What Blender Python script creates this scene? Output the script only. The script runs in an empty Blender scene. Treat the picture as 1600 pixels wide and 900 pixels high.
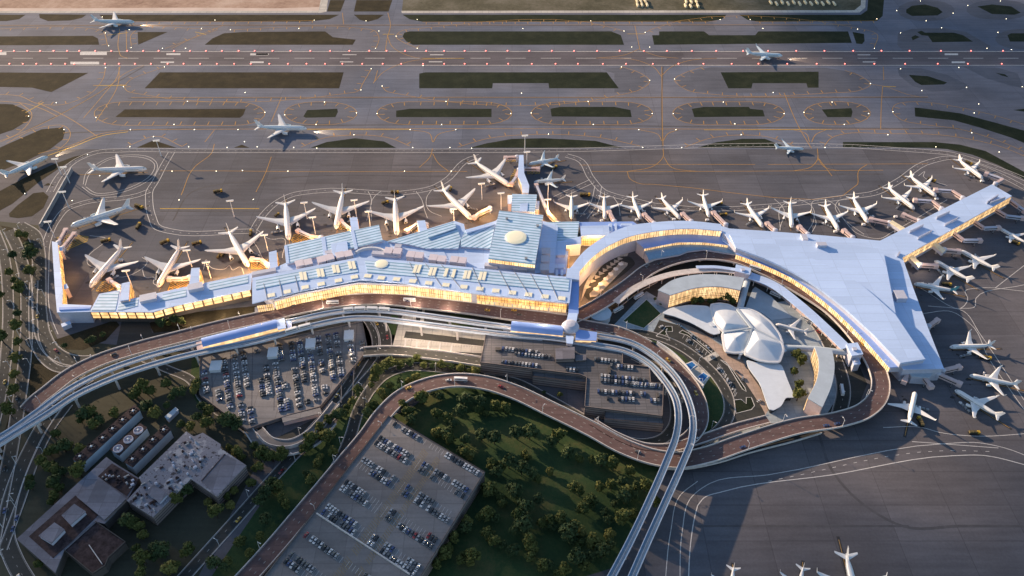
import bpy, math, random
from mathutils import Vector, Matrix
random.seed(11)
R = math.radians
SC = bpy.context.scene
COL = SC.collection
# ---------------------------------------------------------------- camera
FPX, TH, CH = 1310.0, R(41.3), 530.0
SIN, COS = math.sin(TH), math.cos(TH)
cam_d = bpy.data.cameras.new('camera'); cam = bpy.data.objects.new('camera', cam_d); COL.objects.link(cam)
cam.location = (0, 0, CH); cam.rotation_euler = (math.pi/2 - TH, 0, 0)
cam_d.sensor_width = 36; cam_d.lens = 36*FPX/1600; cam_d.clip_start = 1; cam_d.clip_end = 60000
SC.camera = cam
def G(u, v, z=0.0):
    """the place on the level z that the survey photo shows at (u, v)"""
    a, b = (u-800)/FPX, -(v-450)/FPX
    d = Vector((a, COS + b*SIN, -SIN + b*COS))
    t = (z-CH)/d.z
    return Vector((d.x*t, d.y*t, z))
def P2(pts, z=0.0):
    return [G(p[0], p[1], z).to_2d() for p in pts]
def area(p):
    return sum(p[i-1].x*p[i].y - p[i].x*p[i-1].y for i in range(len(p)))/2
def ccw(p):
    p = [Vector(q) for q in p]
    return p if area(p) > 0 else p[::-1]
def inset(p, d):
    p = ccw(p); n = len(p); out = []
    for i in range(n):
        a, b, c = p[i-1], p[i], p[(i+1) % n]
        e1 = (b-a).normalized(); e2 = (c-b).normalized()
        n1 = Vector((-e1.y, e1.x)); n2 = Vector((-e2.y, e2.x))
        m = n1+n2
        if m.length < 1e-4: m = n1.copy()
        m.normalize(); k = d/max(0.35, m.dot(n1))
        out.append(b+m*k)
    return out
def inside(q, p):
    c = False; n = len(p)
    for i in range(n):
        a, b = p[i-1], p[i]
        if (a.y > q.y) != (b.y > q.y) and q.x < (b.x-a.x)*(q.y-a.y)/(b.y-a.y)+a.x: c = not c
    return c
def spline(pts, n=8, closed=False):
    pts = [Vector(p) for p in pts]; m = len(pts); out = []
    segs = m if closed else m-1
    for i in range(segs):
        if closed: p0, p1, p2, p3 = pts[i-1], pts[i], pts[(i+1) % m], pts[(i+2) % m]
        else:
            p1, p2 = pts[i], pts[i+1]
            p0 = pts[i-1] if i else p1*2-p2
            p3 = pts[i+2] if i+2 < m else p2*2-p1
        # centripetal-ish tangents keep curves from overshooting on uneven points
        d1 = max((p1-p0).length, 1e-3); d2 = max((p2-p1).length, 1e-3); d3 = max((p3-p2).length, 1e-3)
        m1 = (p2-p1)*(d1/(d1+d2)) + (p1-p0)*(d2/d1)*(d2/(d1+d2)) if True else 0
        m2 = (p2-p1)*(d3/(d2+d3)) + (p3-p2)*(d2/d3)*(d2/(d2+d3))
        for k in range(n):
            t = k/n; t2 = t*t; t3 = t2*t
            out.append(p1*(2*t3-3*t2+1) + m1*(t3-2*t2+t) + p2*(-2*t3+3*t2) + m2*(t3-t2))
    if not closed: out.append(pts[-1])
    return out
def even(path, step, start=0.0):
    """points (position, direction) every step along a path"""
    out = []; acc = 0; nxt = start
    for a, b in zip(path, path[1:]):
        L = (b-a).length
        while L > 1e-6 and nxt <= acc+L:
            out.append((a.lerp(b, (nxt-acc)/L), (b-a).normalized())); nxt += step
        acc += L
    return out
# ---------------------------------------------------------------- objects
def meta(o, label=None, cat=None, group=None, kind=None):
    for k, v in (('label', label), ('category', cat), ('group', group), ('kind', kind)):
        if v: o[k] = v
    return o
WL = {}
def thing(name, label, cat, loc=(0, 0, 0), rz=0.0, group=None):
    o = bpy.data.objects.new(name, None); COL.objects.link(o); o.empty_display_size = 2
    o.location = loc; o.rotation_euler = (0, 0, rz)
    WL[o.name] = (Vector(loc), rz)
    return meta(o, label, cat, group)
class MB:
    def __init__(s): s.v = []; s.f = []; s.m = []
    def poly(s, pts, m=0):
        i = len(s.v); s.v += [tuple(p) for p in pts]; s.f.append(tuple(range(i, i+len(pts)))); s.m.append(m)
    def prism(s, p, z0, z1, m=0, mt=None, bottom=True):
        p = ccw(p); n = len(p); i = len(s.v)
        s.v += [(q.x, q.y, z0) for q in p] + [(q.x, q.y, z1) for q in p]
        for k in range(n):
            j = (k+1) % n
            s.f.append((i+k, i+j, i+n+j, i+n+k)); s.m.append(m)
        s.f.append(tuple(range(i+n, i+2*n))); s.m.append(m if mt is None else mt)
        if bottom: s.f.append(tuple(range(i+n-1, i-1, -1))); s.m.append(m)
    def box(s, c, d, rz=0.0, m=0, M=None, taper=1.0):
        i = len(s.v); c = Vector(c); cs, sn = math.cos(rz), math.sin(rz)
        for sz in (-1, 1):
            k = taper if sz > 0 else 1
            for sx, sy in ((-1, -1), (1, -1), (1, 1), (-1, 1)):
                x, y = sx*d[0]/2*k, sy*d[1]/2*k
                q = Vector((c.x+x*cs-y*sn, c.y+x*sn+y*cs, c.z+sz*d[2]/2))
                s.v.append(tuple(M @ q if M else q))
        for f in ((0, 3, 2, 1), (4, 5, 6, 7), (0, 1, 5, 4), (1, 2, 6, 5), (2, 3, 7, 6), (3, 0, 4, 7)):
            s.f.append(tuple(i+k for k in f)); s.m.append(m)
    def hexa(s, b, t, m=0):
        """solid between quad b (4 pts) and quad t"""
        i = len(s.v); s.v += [tuple(q) for q in b]+[tuple(q) for q in t]
        for f in ((0, 3, 2, 1), (4, 5, 6, 7), (0, 1, 5, 4), (1, 2, 6, 5), (2, 3, 7, 6), (3, 0, 4, 7)):
            s.f.append(tuple(i+k for k in f)); s.m.append(m)
    def sweep(s, path, prof, m=0, closed=True, cap=True):
        n = len(path); k = len(prof); i = len(s.v)
        for a in range(n):
            t = (path[min(a+1, n-1)]-path[max(a-1, 0)]).to_2d()
            if t.length < 1e-6: t = Vector((1, 0))
            t.normalize(); nn = Vector((-t.y, t.x)); p = path[a]
            for o, h in prof: s.v.append((p.x+nn.x*o, p.y+nn.y*o, p.z+h))
        for a in range(n-1):
            for b in range(k if closed else k-1):
                c = (b+1) % k
                s.f.append((i+a*k+b, i+(a+1)*k+b, i+(a+1)*k+c, i+a*k+c)); s.m.append(m)
        if cap and closed:
            s.f.append(tuple(i+b for b in range(k))); s.m.append(m)
            s.f.append(tuple(i+(n-1)*k+b for b in range(k-1, -1, -1))); s.m.append(m)
    def line(s, path, w, dz=0.0, m=0, off=0.0):
        s.k = getattr(s, 'k', 0)+1; dz += (s.k % 24)*.0012
        s.sweep(path, [(off+w/2, dz), (off-w/2, dz)], m, closed=False)
    def dashes(s, path, w, on, gap, dz=0.0, m=0, off=0.0):
        acc = 0; cur = []; ds = []
        pts = even(path, 1.0)
        for i, (p, d) in enumerate(pts):
            if (i % (on+gap)) < on: cur.append(p)
            elif cur:
                if len(cur) > 1: ds.append(cur)
                cur = []
        for c in ds: s.line([c[0], c[len(c)//2], c[-1]] if len(c) > 2 else c, w, dz, m, off)
    def lathe(s, prof, c=(0, 0, 0), n=16, m=0, axis='z'):
        i = len(s.v); k = len(prof); c = Vector(c)
        for r, h in prof:
            for a in range(n):
                t = 2*math.pi*a/n
                q = (r*math.cos(t), r*math.sin(t), h)
                if axis == 'x': q = (h, r*math.cos(t), r*math.sin(t))
                s.v.append(tuple(c+Vector(q)))
        for a in range(k-1):
            for b in range(n):
                d = (b+1) % n
                s.f.append((i+a*n+b, i+a*n+d, i+(a+1)*n+d, i+(a+1)*n+b)); s.m.append(m)
        s.f.append(tuple(i+b for b in range(n-1, -1, -1))); s.m.append(m)
        s.f.append(tuple(i+(k-1)*n+b for b in range(n))); s.m.append(m)
    def tube(s, a, b, r0, r1=None, n=8, m=0):
        a, b = Vector(a), Vector(b); d = (b-a); r1 = r0 if r1 is None else r1
        q = d.to_track_quat('Z', 'Y'); i = len(s.v)
        for p, r in ((a, r0), (b, r1)):
            for k in range(n):
                t = 2*math.pi*k/n
                s.v.append(tuple(p+q @ Vector((r*math.cos(t), r*math.sin(t), 0))))
        for k in range(n):
            j = (k+1) % n
            s.f.append((i+k, i+j, i+n+j, i+n+k)); s.m.append(m)
        s.f.append(tuple(i+k for k in range(n-1, -1, -1))); s.m.append(m)
        s.f.append(tuple(i+n+k for k in range(n))); s.m.append(m)
    def build(s, name, mats, parent=None, smooth=False, origin=None, rz=0.0):
        if not isinstance(mats, (list, tuple)): mats = [mats]
        me = bpy.data.meshes.new(name)
        L, a = (Vector((0, 0, 0)), 0.0)
        if parent is not None: L, a = WL.get(parent.name, (L, a))
        o0 = Vector(origin) if origin is not None else L
        ang = rz if origin is not None else a
        c, sn = math.cos(-ang), math.sin(-ang)
        vs = []
        for x, y, z in s.v:
            x -= o0.x; y -= o0.y; z -= o0.z
            vs.append((x*c-y*sn, x*sn+y*c, z))
        me.from_pydata(vs, [], s.f)
        for m in mats: me.materials.append(m)
        me.polygons.foreach_set('material_index', s.m)
        if smooth: me.polygons.foreach_set('use_smooth', [True]*len(s.f))
        me.update()
        o = bpy.data.objects.new(name, me); COL.objects.link(o)
        if parent is not None: o.parent = parent
        if origin is not None:
            d = o0-L; c, sn = math.cos(-a), math.sin(-a)
            o.location = (d.x*c-d.y*sn, d.x*sn+d.y*c, d.z); o.rotation_euler = (0, 0, rz-a)
            WL[o.name] = (o0, rz)
        else: WL[o.name] = (L, a)
        return o
def copy_tree(o, parent=None):
    c = o.copy(); COL.objects.link(c); c.parent = parent
    for ch in o.children: copy_tree(ch, c)
    return c
# ---------------------------------------------------------------- materials
MT = {}
def node(nt, t, **kw):
    n = nt.nodes.new(t)
    for k, v in kw.items(): setattr(n, k, v)
    return n
def base(name, rough=0.7, metal=0.0):
    m = bpy.data.materials.new(name); m.use_nodes = True
    b = m.node_tree.nodes['Principled BSDF']
    b.inputs['Roughness'].default_value = rough; b.inputs['Metallic'].default_value = metal
    if rough > .6: b.inputs['Specular IOR Level'].default_value = .12
    MT[name] = m
    return m, m.node_tree, b
def rgb(c): return (c[0], c[1], c[2], 1)
def plain(name, c, rough=0.6, metal=0.0, var=0.15, scale=0.4, detail=5):
    """one colour broken up by worn and dirty patches"""
    m, nt, b = base(name, rough, metal)
    tc = node(nt, 'ShaderNodeTexCoord'); nz = node(nt, 'ShaderNodeTexNoise')
    nz.inputs['Scale'].default_value = scale; nz.inputs['Detail'].default_value = detail; nz.inputs['Roughness'].default_value = 0.65
    nt.links.new(tc.outputs['Object'], nz.inputs['Vector'])
    mx = node(nt, 'ShaderNodeMix', data_type='RGBA')
    mr = node(nt, 'ShaderNodeMapRange'); mr.inputs[1].default_value = .3; mr.inputs[2].default_value = .7
    nt.links.new(nz.outputs['Fac'], mr.inputs[0]); nt.links.new(mr.outputs[0], mx.inputs['Factor'])
    mx.inputs['A'].default_value = rgb([x*(1-var) for x in c]); mx.inputs['B'].default_value = rgb([min(1, x*(1+var)) for x in c])
    nt.links.new(mx.outputs['Result'], b.inputs['Base Color'])
    return m
def emit(name, c, s, c2=None, scale=0.3):
    m, nt, b = base(name, 0.4)
    b.inputs['Base Color'].default_value = rgb([x*.5 for x in c])
    b.inputs['Emission Color'].default_value = rgb(c); b.inputs['Emission Strength'].default_value = s
    if c2:
        tc = node(nt, 'ShaderNodeTexCoord'); nz = node(nt, 'ShaderNodeTexNoise'); nz.inputs['Scale'].default_value = scale
        nz.inputs['Detail'].default_value = 3
        nt.links.new(tc.outputs['Object'], nz.inputs['Vector'])
        mr = node(nt, 'ShaderNodeMapRange'); mr.inputs[1].default_value = .35; mr.inputs[2].default_value = .65
        mx = node(nt, 'ShaderNodeMix', data_type='RGBA'); mx.inputs['A'].default_value = rgb(c); mx.inputs['B'].default_value = rgb(c2)
        nt.links.new(nz.outputs['Fac'], mr.inputs[0]); nt.links.new(mr.outputs[0], mx.inputs['Factor'])
        nt.links.new(mx.outputs['Result'], b.inputs['Emission Color'])
    return m
def lit(name, c1, c2, s):
    """glazing with lit rooms behind it: floors and rooms of different brightness, dark mullions"""
    m, nt, b = base(name, .3); L = nt.links.new
    b.inputs['Base Color'].default_value = (.25, .2, .15, 1)
    tc = node(nt, 'ShaderNodeTexCoord')
    vo = node(nt, 'ShaderNodeTexVoronoi', feature='F1', distance='CHEBYCHEV'); vo.inputs['Scale'].default_value = .33; vo.inputs['Randomness'].default_value = .55
    nz = node(nt, 'ShaderNodeTexNoise'); nz.inputs['Scale'].default_value = .08; nz.inputs['Detail'].default_value = 4
    L(tc.outputs['Object'], vo.inputs['Vector']); L(tc.outputs['Object'], nz.inputs['Vector'])
    sc = node(nt, 'ShaderNodeSeparateColor'); L(vo.outputs['Color'], sc.inputs[0])
    ma = node(nt, 'ShaderNodeMath', operation='MULTIPLY_ADD'); ma.inputs[1].default_value = .42; ma.inputs[2].default_value = .3; L(sc.outputs[0], ma.inputs[0])
    mu = node(nt, 'ShaderNodeMapRange'); mu.inputs[1].default_value = .3; mu.inputs[2].default_value = .7; mu.inputs[3].default_value = .5; mu.inputs[4].default_value = 1.35; L(nz.outputs['Fac'], mu.inputs[0])
    mm = node(nt, 'ShaderNodeMath', operation='MULTIPLY'); L(ma.outputs[0], mm.inputs[0]); L(mu.outputs[0], mm.inputs[1])
    ad = node(nt, 'ShaderNodeMath', operation='MULTIPLY_ADD'); ad.inputs[1].default_value = s*1.25; ad.inputs[2].default_value = s*.45; L(mm.outputs[0], ad.inputs[0])
    mx = node(nt, 'ShaderNodeMix', data_type='RGBA'); mx.inputs['A'].default_value = rgb(c1); mx.inputs['B'].default_value = rgb(c2); L(mm.outputs[0], mx.inputs['Factor'])
    L(mx.outputs['Result'], b.inputs['Emission Color']); L(ad.outputs[0], b.inputs['Emission Strength'])
    return m
def weathered(name, c, dark, pale):
    """roofing felt with dark burnt patches and pale repairs"""
    m, nt, b = base(name, .85); L = nt.links.new; tc = node(nt, 'ShaderNodeTexCoord'); prev = None
    for col, sc, th in ((pale, .11, .56), (dark, .17, .60), (pale, .5, .64), (dark, .6, .62)):
        nz = node(nt, 'ShaderNodeTexNoise'); nz.inputs['Scale'].default_value = sc; nz.inputs['Detail'].default_value = 4; L(tc.outputs['Object'], nz.inputs['Vector'])
        mr = node(nt, 'ShaderNodeMapRange'); mr.inputs[1].default_value = th; mr.inputs[2].default_value = th+.04; mr.inputs[4].default_value = .8; L(nz.outputs['Fac'], mr.inputs[0])
        mx = node(nt, 'ShaderNodeMix', data_type='RGBA'); mx.inputs['B'].default_value = rgb(col); L(mr.outputs[0], mx.inputs['Factor'])
        if prev is None: mx.inputs['A'].default_value = rgb(c)
        else: L(prev, mx.inputs['A'])
        prev = mx.outputs['Result']
    L(prev, b.inputs['Base Color']); return m
def striped(name, c1, c2, period, duty=0.35, axis='Y', rough=0.5, metal=0.0, var=0.12):
    """seams or louvres at a fixed spacing along one local axis, with grime"""
    m, nt, b = base(name, rough, metal)
    tc = node(nt, 'ShaderNodeTexCoord'); sx = node(nt, 'ShaderNodeSeparateXYZ'); nt.links.new(tc.outputs['Object'], sx.inputs[0])
    d = node(nt, 'ShaderNodeMath', operation='DIVIDE'); d.inputs[1].default_value = period; nt.links.new(sx.outputs[axis], d.inputs[0])
    fr = node(nt, 'ShaderNodeMath', operation='FRACT'); nt.links.new(d.outputs[0], fr.inputs[0])
    lt = node(nt, 'ShaderNodeMath', operation='LESS_THAN'); lt.inputs[1].default_value = duty; nt.links.new(fr.outputs[0], lt.inputs[0])
    mx = node(nt, 'ShaderNodeMix', data_type='RGBA'); mx.inputs['A'].default_value = rgb(c1); mx.inputs['B'].default_value = rgb(c2)
    nt.links.new(lt.outputs[0], mx.inputs['Factor'])
    nz = node(nt, 'ShaderNodeTexNoise'); nz.inputs['Scale'].default_value = .12; nz.inputs['Detail'].default_value = 6
    nt.links.new(tc.outputs['Object'], nz.inputs['Vector'])
    mr = node(nt, 'ShaderNodeMapRange'); mr.inputs[1].default_value = .3; mr.inputs[2].default_value = .7
    mr.inputs[3].default_value = 1-var; mr.inputs[4].default_value = 1+var; nt.links.new(nz.outputs['Fac'], mr.inputs[0])
    ml = node(nt, 'ShaderNodeMix', data_type='RGBA', blend_type='MULTIPLY'); ml.inputs['Factor'].default_value = 1
    nt.links.new(mx.outputs['Result'], ml.inputs['A']); nt.links.new(mr.outputs[0], ml.inputs['B'])
    nt.links.new(ml.outputs['Result'], b.inputs['Base Color'])
    return m
def paving(name, c, slab, var=0.22, joint=0.75, rough=0.85, tint=None, streak=1.0):
    """cast slabs of slightly different age, joints, long rubber and oil streaks, fine grain"""
    m, nt, b = base(name, rough)
    tc = node(nt, 'ShaderNodeTexCoord'); L = nt.links.new
    br = node(nt, 'ShaderNodeTexBrick'); br.offset = 0.0
    br.inputs['Color1'].default_value = (1-var,)*3+(1,); br.inputs['Color2'].default_value = (1+var*.6,)*3+(1,)
    br.inputs['Mortar'].default_value = (joint,)*3+(1,)
    br.inputs['Scale'].default_value = 1.0; br.inputs['Mortar Size'].default_value = .35; br.inputs['Mortar Smooth'].default_value = .3
    br.inputs['Brick Width'].default_value = slab[0]; br.inputs['Row Height'].default_value = slab[1]
    L(tc.outputs['Object'], br.inputs['Vector'])
    n1 = node(nt, 'ShaderNodeTexNoise'); n1.inputs['Scale'].default_value = .012; n1.inputs['Detail'].default_value = 8; n1.inputs['Roughness'].default_value = .62
    n2 = node(nt, 'ShaderNodeTexNoise'); n2.inputs['Scale'].default_value = .5; n2.inputs['Detail'].default_value = 6; n2.inputs['Roughness'].default_value = .7
    mp = node(nt, 'ShaderNodeMapping'); mp.inputs['Scale'].default_value = (.02, .22, 1); mp.inputs['Rotation'].default_value = (0, 0, .03)
    n3 = node(nt, 'ShaderNodeTexNoise'); n3.inputs['Scale'].default_value = 1; n3.inputs['Detail'].default_value = 5
    L(tc.outputs['Object'], n1.inputs['Vector']); L(tc.outputs['Object'], n2.inputs['Vector']); L(tc.outputs['Object'], mp.inputs[0]); L(mp.outputs[0], n3.inputs['Vector'])
    cur = None
    for nz, lo, hi, a, bb in ((n1, .3, .7, 1-.22*streak, 1+.2*streak), (n2, .3, .7, 1-.1*streak, 1+.1*streak), (n3, .3, .7, 1-.12*streak, 1+.1*streak)):
        mr = node(nt, 'ShaderNodeMapRange'); mr.inputs[1].default_value = lo; mr.inputs[2].default_value = hi; mr.inputs[3].default_value = a; mr.inputs[4].default_value = bb
        L(nz.outputs['Fac'], mr.inputs[0])
        if cur is None: cur = mr.outputs[0]
        else:
            mm = node(nt, 'ShaderNodeMath', operation='MULTIPLY'); L(cur, mm.inputs[0]); L(mr.outputs[0], mm.inputs[1]); cur = mm.outputs[0]
    ml = node(nt, 'ShaderNodeMix', data_type='RGBA', blend_type='MULTIPLY'); ml.inputs['Factor'].default_value = 1
    L(br.outputs['Color'], ml.inputs['A']); L(cur, ml.inputs['B'])
    m2 = node(nt, 'ShaderNodeMix', data_type='RGBA', blend_type='MULTIPLY'); m2.inputs['Factor'].default_value = 1
    L(ml.outputs['Result'], m2.inputs['A'])
    if tint:
        mt = node(nt, 'ShaderNodeMix', data_type='RGBA'); mt.inputs['A'].default_value = rgb(c); mt.inputs['B'].default_value = rgb(tint)
        r2 = node(nt, 'ShaderNodeMapRange'); r2.inputs[1].default_value = .4; r2.inputs[2].default_value = .6
        n4 = node(nt, 'ShaderNodeTexNoise'); n4.inputs['Scale'].default_value = .004; n4.inputs['Detail'].default_value = 4
        L(tc.outputs['Object'], n4.inputs['Vector']); L(n4.outputs['Fac'], r2.inputs[0]); L(r2.outputs[0], mt.inputs['Factor']); L(mt.outputs['Result'], m2.inputs['B'])
    else: m2.inputs['B'].default_value = rgb(c)
    L(m2.outputs['Result'], b.inputs['Base Color'])
    bp = node(nt, 'ShaderNodeBump'); bp.inputs['Strength'].default_value = .15; bp.inputs['Distance'].default_value = .3
    L(n2.outputs['Fac'], bp.inputs['Height']); L(bp.outputs[0], b.inputs['Normal'])
    return m
def grassy(name, cs, scale=.05, fine=.6):
    """turf of three tones in patches with tufts"""
    m, nt, b = base(name, .95); L = nt.links.new
    tc = node(nt, 'ShaderNodeTexCoord')
    n1 = node(nt, 'ShaderNodeTexNoise'); n1.inputs['Scale'].default_value = scale; n1.inputs['Detail'].default_value = 9; n1.inputs['Roughness'].default_value = .7
    n2 = node(nt, 'ShaderNodeTexNoise'); n2.inputs['Scale'].default_value = fine; n2.inputs['Detail'].default_value = 6; n2.inputs['Roughness'].default_value = .75
    L(tc.outputs['Object'], n1.inputs['Vector']); L(tc.outputs['Object'], n2.inputs['Vector'])
    ad = node(nt, 'ShaderNodeMath', operation='MULTIPLY_ADD'); ad.inputs[1].default_value = .45; L(n2.outputs['Fac'], ad.inputs[0]); L(n1.outputs['Fac'], ad.inputs[2])
    cr = node(nt, 'ShaderNodeValToRGB'); e = cr.color_ramp.elements
    e[0].position = .52; e[0].color = rgb(cs[0]); e[1].position = .92; e[1].color = rgb(cs[2])
    x = e.new(.72); x.color = rgb(cs[1])
    L(ad.outputs[0], cr.inputs[0]); L(cr.outputs[0], b.inputs['Base Color'])
    bp = node(nt, 'ShaderNodeBump'); bp.inputs['Strength'].default_value = .6; bp.inputs['Distance'].default_value = .5
    L(n2.outputs['Fac'], bp.inputs['Height']); L(bp.outputs[0], b.inputs['Normal'])
    return m
def leafy(name, c1, c2):
    m, nt, b = base(name, .8); L = nt.links.new
    oi = node(nt, 'ShaderNodeObjectInfo'); ge = node(nt, 'ShaderNodeNewGeometry')
    hs = node(nt, 'ShaderNodeMath', operation='MULTIPLY_ADD'); hs.inputs[1].default_value = .55
    rp = node(nt, 'ShaderNodeMath', operation='MULTIPLY'); rp.inputs[1].default_value = .45
    L(ge.outputs['Random Per Island'], rp.inputs[0]); L(oi.outputs['Random'], hs.inputs[0]); L(rp.outputs[0], hs.inputs[2])
    mx = node(nt, 'ShaderNodeMix', data_type='RGBA'); mx.inputs['A'].default_value = rgb(c1); mx.inputs['B'].default_value = rgb(c2)
    L(hs.outputs[0], mx.inputs['Factor']); L(mx.outputs['Result'], b.inputs['Base Color'])
    b.inputs['Specular IOR Level'].default_value = .2
    return m
APRON = paving('apron_concrete', (.134, .125, .134), (46, 30), var=.14, tint=(.112, .115, .136))
TAXI = paving('taxiway_concrete', (.172, .174, .205), (60, 38), var=.10, tint=(.140, .158, .208))
SHOULDER = paving('shoulder_asphalt', (.120, .125, .150), (80, 60), var=.08, joint=.95)
RUNWAY = paving('runway_asphalt', (.135, .122, .135), (120, 12), var=.12, joint=.85)
ROADM = paving('road_asphalt', (.060, .061, .058), (30, 4), var=.1, joint=.9)
BROWN = paving('bridge_deck_asphalt', (.150, .100, .096), (24, 4), var=.1, joint=.85)
YARD = paving('yard_asphalt', (.064, .064, .046), (40, 40), var=.08, joint=.95)
PAVE = paving('paving_stone', (.36, .42, .47), (8, 8), var=.1, joint=.85)
PAVEW = paving('pale_paving', (.55, .52, .47), (9, 7), var=.1, joint=.7)
DECK = paving('parking_deck_concrete', (.215, .203, .203), (20, 12), var=.12, joint=.8)
DECKD = paving('worn_parking_deck', (.140, .136, .145), (9, 3), var=.14, joint=.7)
GRASS = grassy('airfield_grass', ((.020, .018, .011), (.036, .030, .017), (.062, .050, .028)), .05)
GRASSG = grassy('lush_grass', ((.009, .015, .009), (.018, .026, .015), (.034, .040, .024)), .05)
LAWN = grassy('park_lawn', ((.020, .048, .024), (.044, .076, .030), (.10, .098, .042)), .022, .4)
SAND = grassy('sandy_field', ((.24, .15, .11), (.42, .29, .22), (.55, .42, .34)), .012, .15)
SCRUB = grassy('scrub_field', ((.05, .05, .03), (.12, .11, .075), (.20, .18, .14)), .012, .2)
WHITEL = plain('white_line_paint', (.62, .60, .58), .7, var=.2)
YEL = plain('yellow_line_paint', (.46, .26, .08), .7, var=.2)
YELB = plain('bright_yellow_paint', (.60, .38, .05), .7, var=.2)
ROOF = paving('pale_blue_roof', (.52, .67, .95), (24, 11), var=.07, joint=.88, rough=.42, streak=.3)
ROOFD = plain('blue_canopy_roof', (.26, .40, .80), .4, var=.08, scale=.08)
ROOFS = striped('ribbed_blue_roof', (.56, .72, .90), (.20, .38, .54), 4.2, .36)
ROOFT = plain('teal_glass_canopy', (.20, .34, .48), .25, var=.1)
WALLB = plain('pale_cladding', (.50, .52, .62), .6, var=.08)
WALLP = plain('pink_cladding', (.62, .48, .46), .7, var=.1)
WALLD = plain('dark_base_wall', (.10, .09, .085), .8)
CONC = plain('parapet_concrete', (.62, .58, .56), .75, var=.15)
CONCB = plain('bluish_concrete', (.48, .55, .66), .6, var=.12)
SHELL = plain('white_shell_concrete', (.66, .72, .79), .55, var=.06, scale=.15)
FLAT = plain('grey_flat_roof', (.44, .51, .58), .7, var=.1, scale=.1)
FLATD = paving('gravel_roof', (.205, .200, .235), (11, 11), var=.22, joint=.8)
RUST = plain('dark_plant_roof', (.055, .038, .040), .8, var=.6, scale=.3)
WEATHER = weathered('weathered_membrane', (.23, .225, .26), (.035, .028, .030), (.42, .41, .43))
RUSTL = plain('dull_fan_blade', (.10, .09, .11), .6)
LOUV = striped('louvred_concrete', (.26, .215, .20), (.075, .062, .060), 2.6, .3, 'Z', .8)
GOLD = lit('lit_glass', (1.0, .47, .12), (1.0, .74, .38), .85)
GOLDS = lit('soft_lit_glass', (1.0, .55, .20), (1.0, .70, .36), .62)
ORANGE = lit('orange_lit_glass', (1.0, .36, .05), (1.0, .58, .18), .75)
CREAM = emit('lit_skylight', (1.0, .90, .66), .26)
GLASS = plain('dark_glass', (.03, .035, .045), .12, var=.1)
METAL = plain('grey_metal', (.32, .33, .35), .45, .3)
WHITEP = plain('white_painted_metal', (.75, .75, .76), .4, var=.05)
UNITM = plain('pale_unit_cladding', (.66, .60, .66), .6, var=.06)
BRONZE = plain('bronze_mullion', (.16, .11, .07), .5, .4)
CARGO = plain('cargo_wrap', (.15, .12, .06), .7, var=.4)
LANE = plain('worn_lane_paint', (.34, .33, .31), .8, var=.3)
DARK = plain('dark_rubber', (.025, .025, .027), .8)
BLACK = plain('dark_void', (.012, .012, .014), .9)
POOL = plain('blue_pool_water', (.03, .16, .42), .08, var=.1)
BARK = plain('bark', (.07, .05, .035), .9, var=.3, scale=2)
LEAF = leafy('leaves', (.040, .060, .016), (.125, .130, .036))
LEAFL = leafy('light_leaves', (.070, .085, .020), (.19, .175, .05))
TAN = plain('faded_tan_paint', (.26, .20, .11), .8, var=.3)
TYRE = plain('tyre_mark', (.102, .097, .102), .85, var=.2, scale=.1)
OIL = plain('oil_stain', (.060, .057, .058), .7, var=.4, scale=.3)
PEACH = paving('warm_paving', (.46, .35, .29), (6, 6), var=.1, joint=.85)
LEAFD = leafy('dark_leaves', (.028, .052, .022), (.080, .105, .036))
PLW = plain('aircraft_white', (.80, .80, .80), .3, var=.03, scale=.1)
PLB = plain('aircraft_pale_blue', (.62, .72, .78), .3, var=.04, scale=.1)
PLT = plain('aircraft_teal', (.10, .34, .38), .3, var=.04, scale=.1)
PLG = plain('aircraft_grey_wing', (.60, .61, .63), .4, var=.05)
LRED = emit('red_lamp', (1.0, .17, .13), 3.2)
LWHT = emit('white_lamp', (1.0, .87, .60), 4.5)
LHEAD = emit('lamp_head', (1.0, .9, .75), .5)
# ================================================================ the ground
def struct(o): return meta(o, kind='structure')
mb = MB(); mb.poly([(-9000, -4000, 0), (9000, -4000, 0), (9000, 16000, 0), (-9000, 16000, 0)])
ground = struct(mb.build('ground', APRON))
def sheet(name, polys, z, m, parent=None, spl=0):
    mb = MB()
    for p in polys:
        q = ccw(P2(p))
        if spl: q = [v.to_2d() for v in spline([v.to_3d() for v in q], spl, True)]
        mb.poly([(v.x, v.y, z) for v in q])
    o = mb.build(name, m, parent)
    return o if parent else struct(o)
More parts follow.
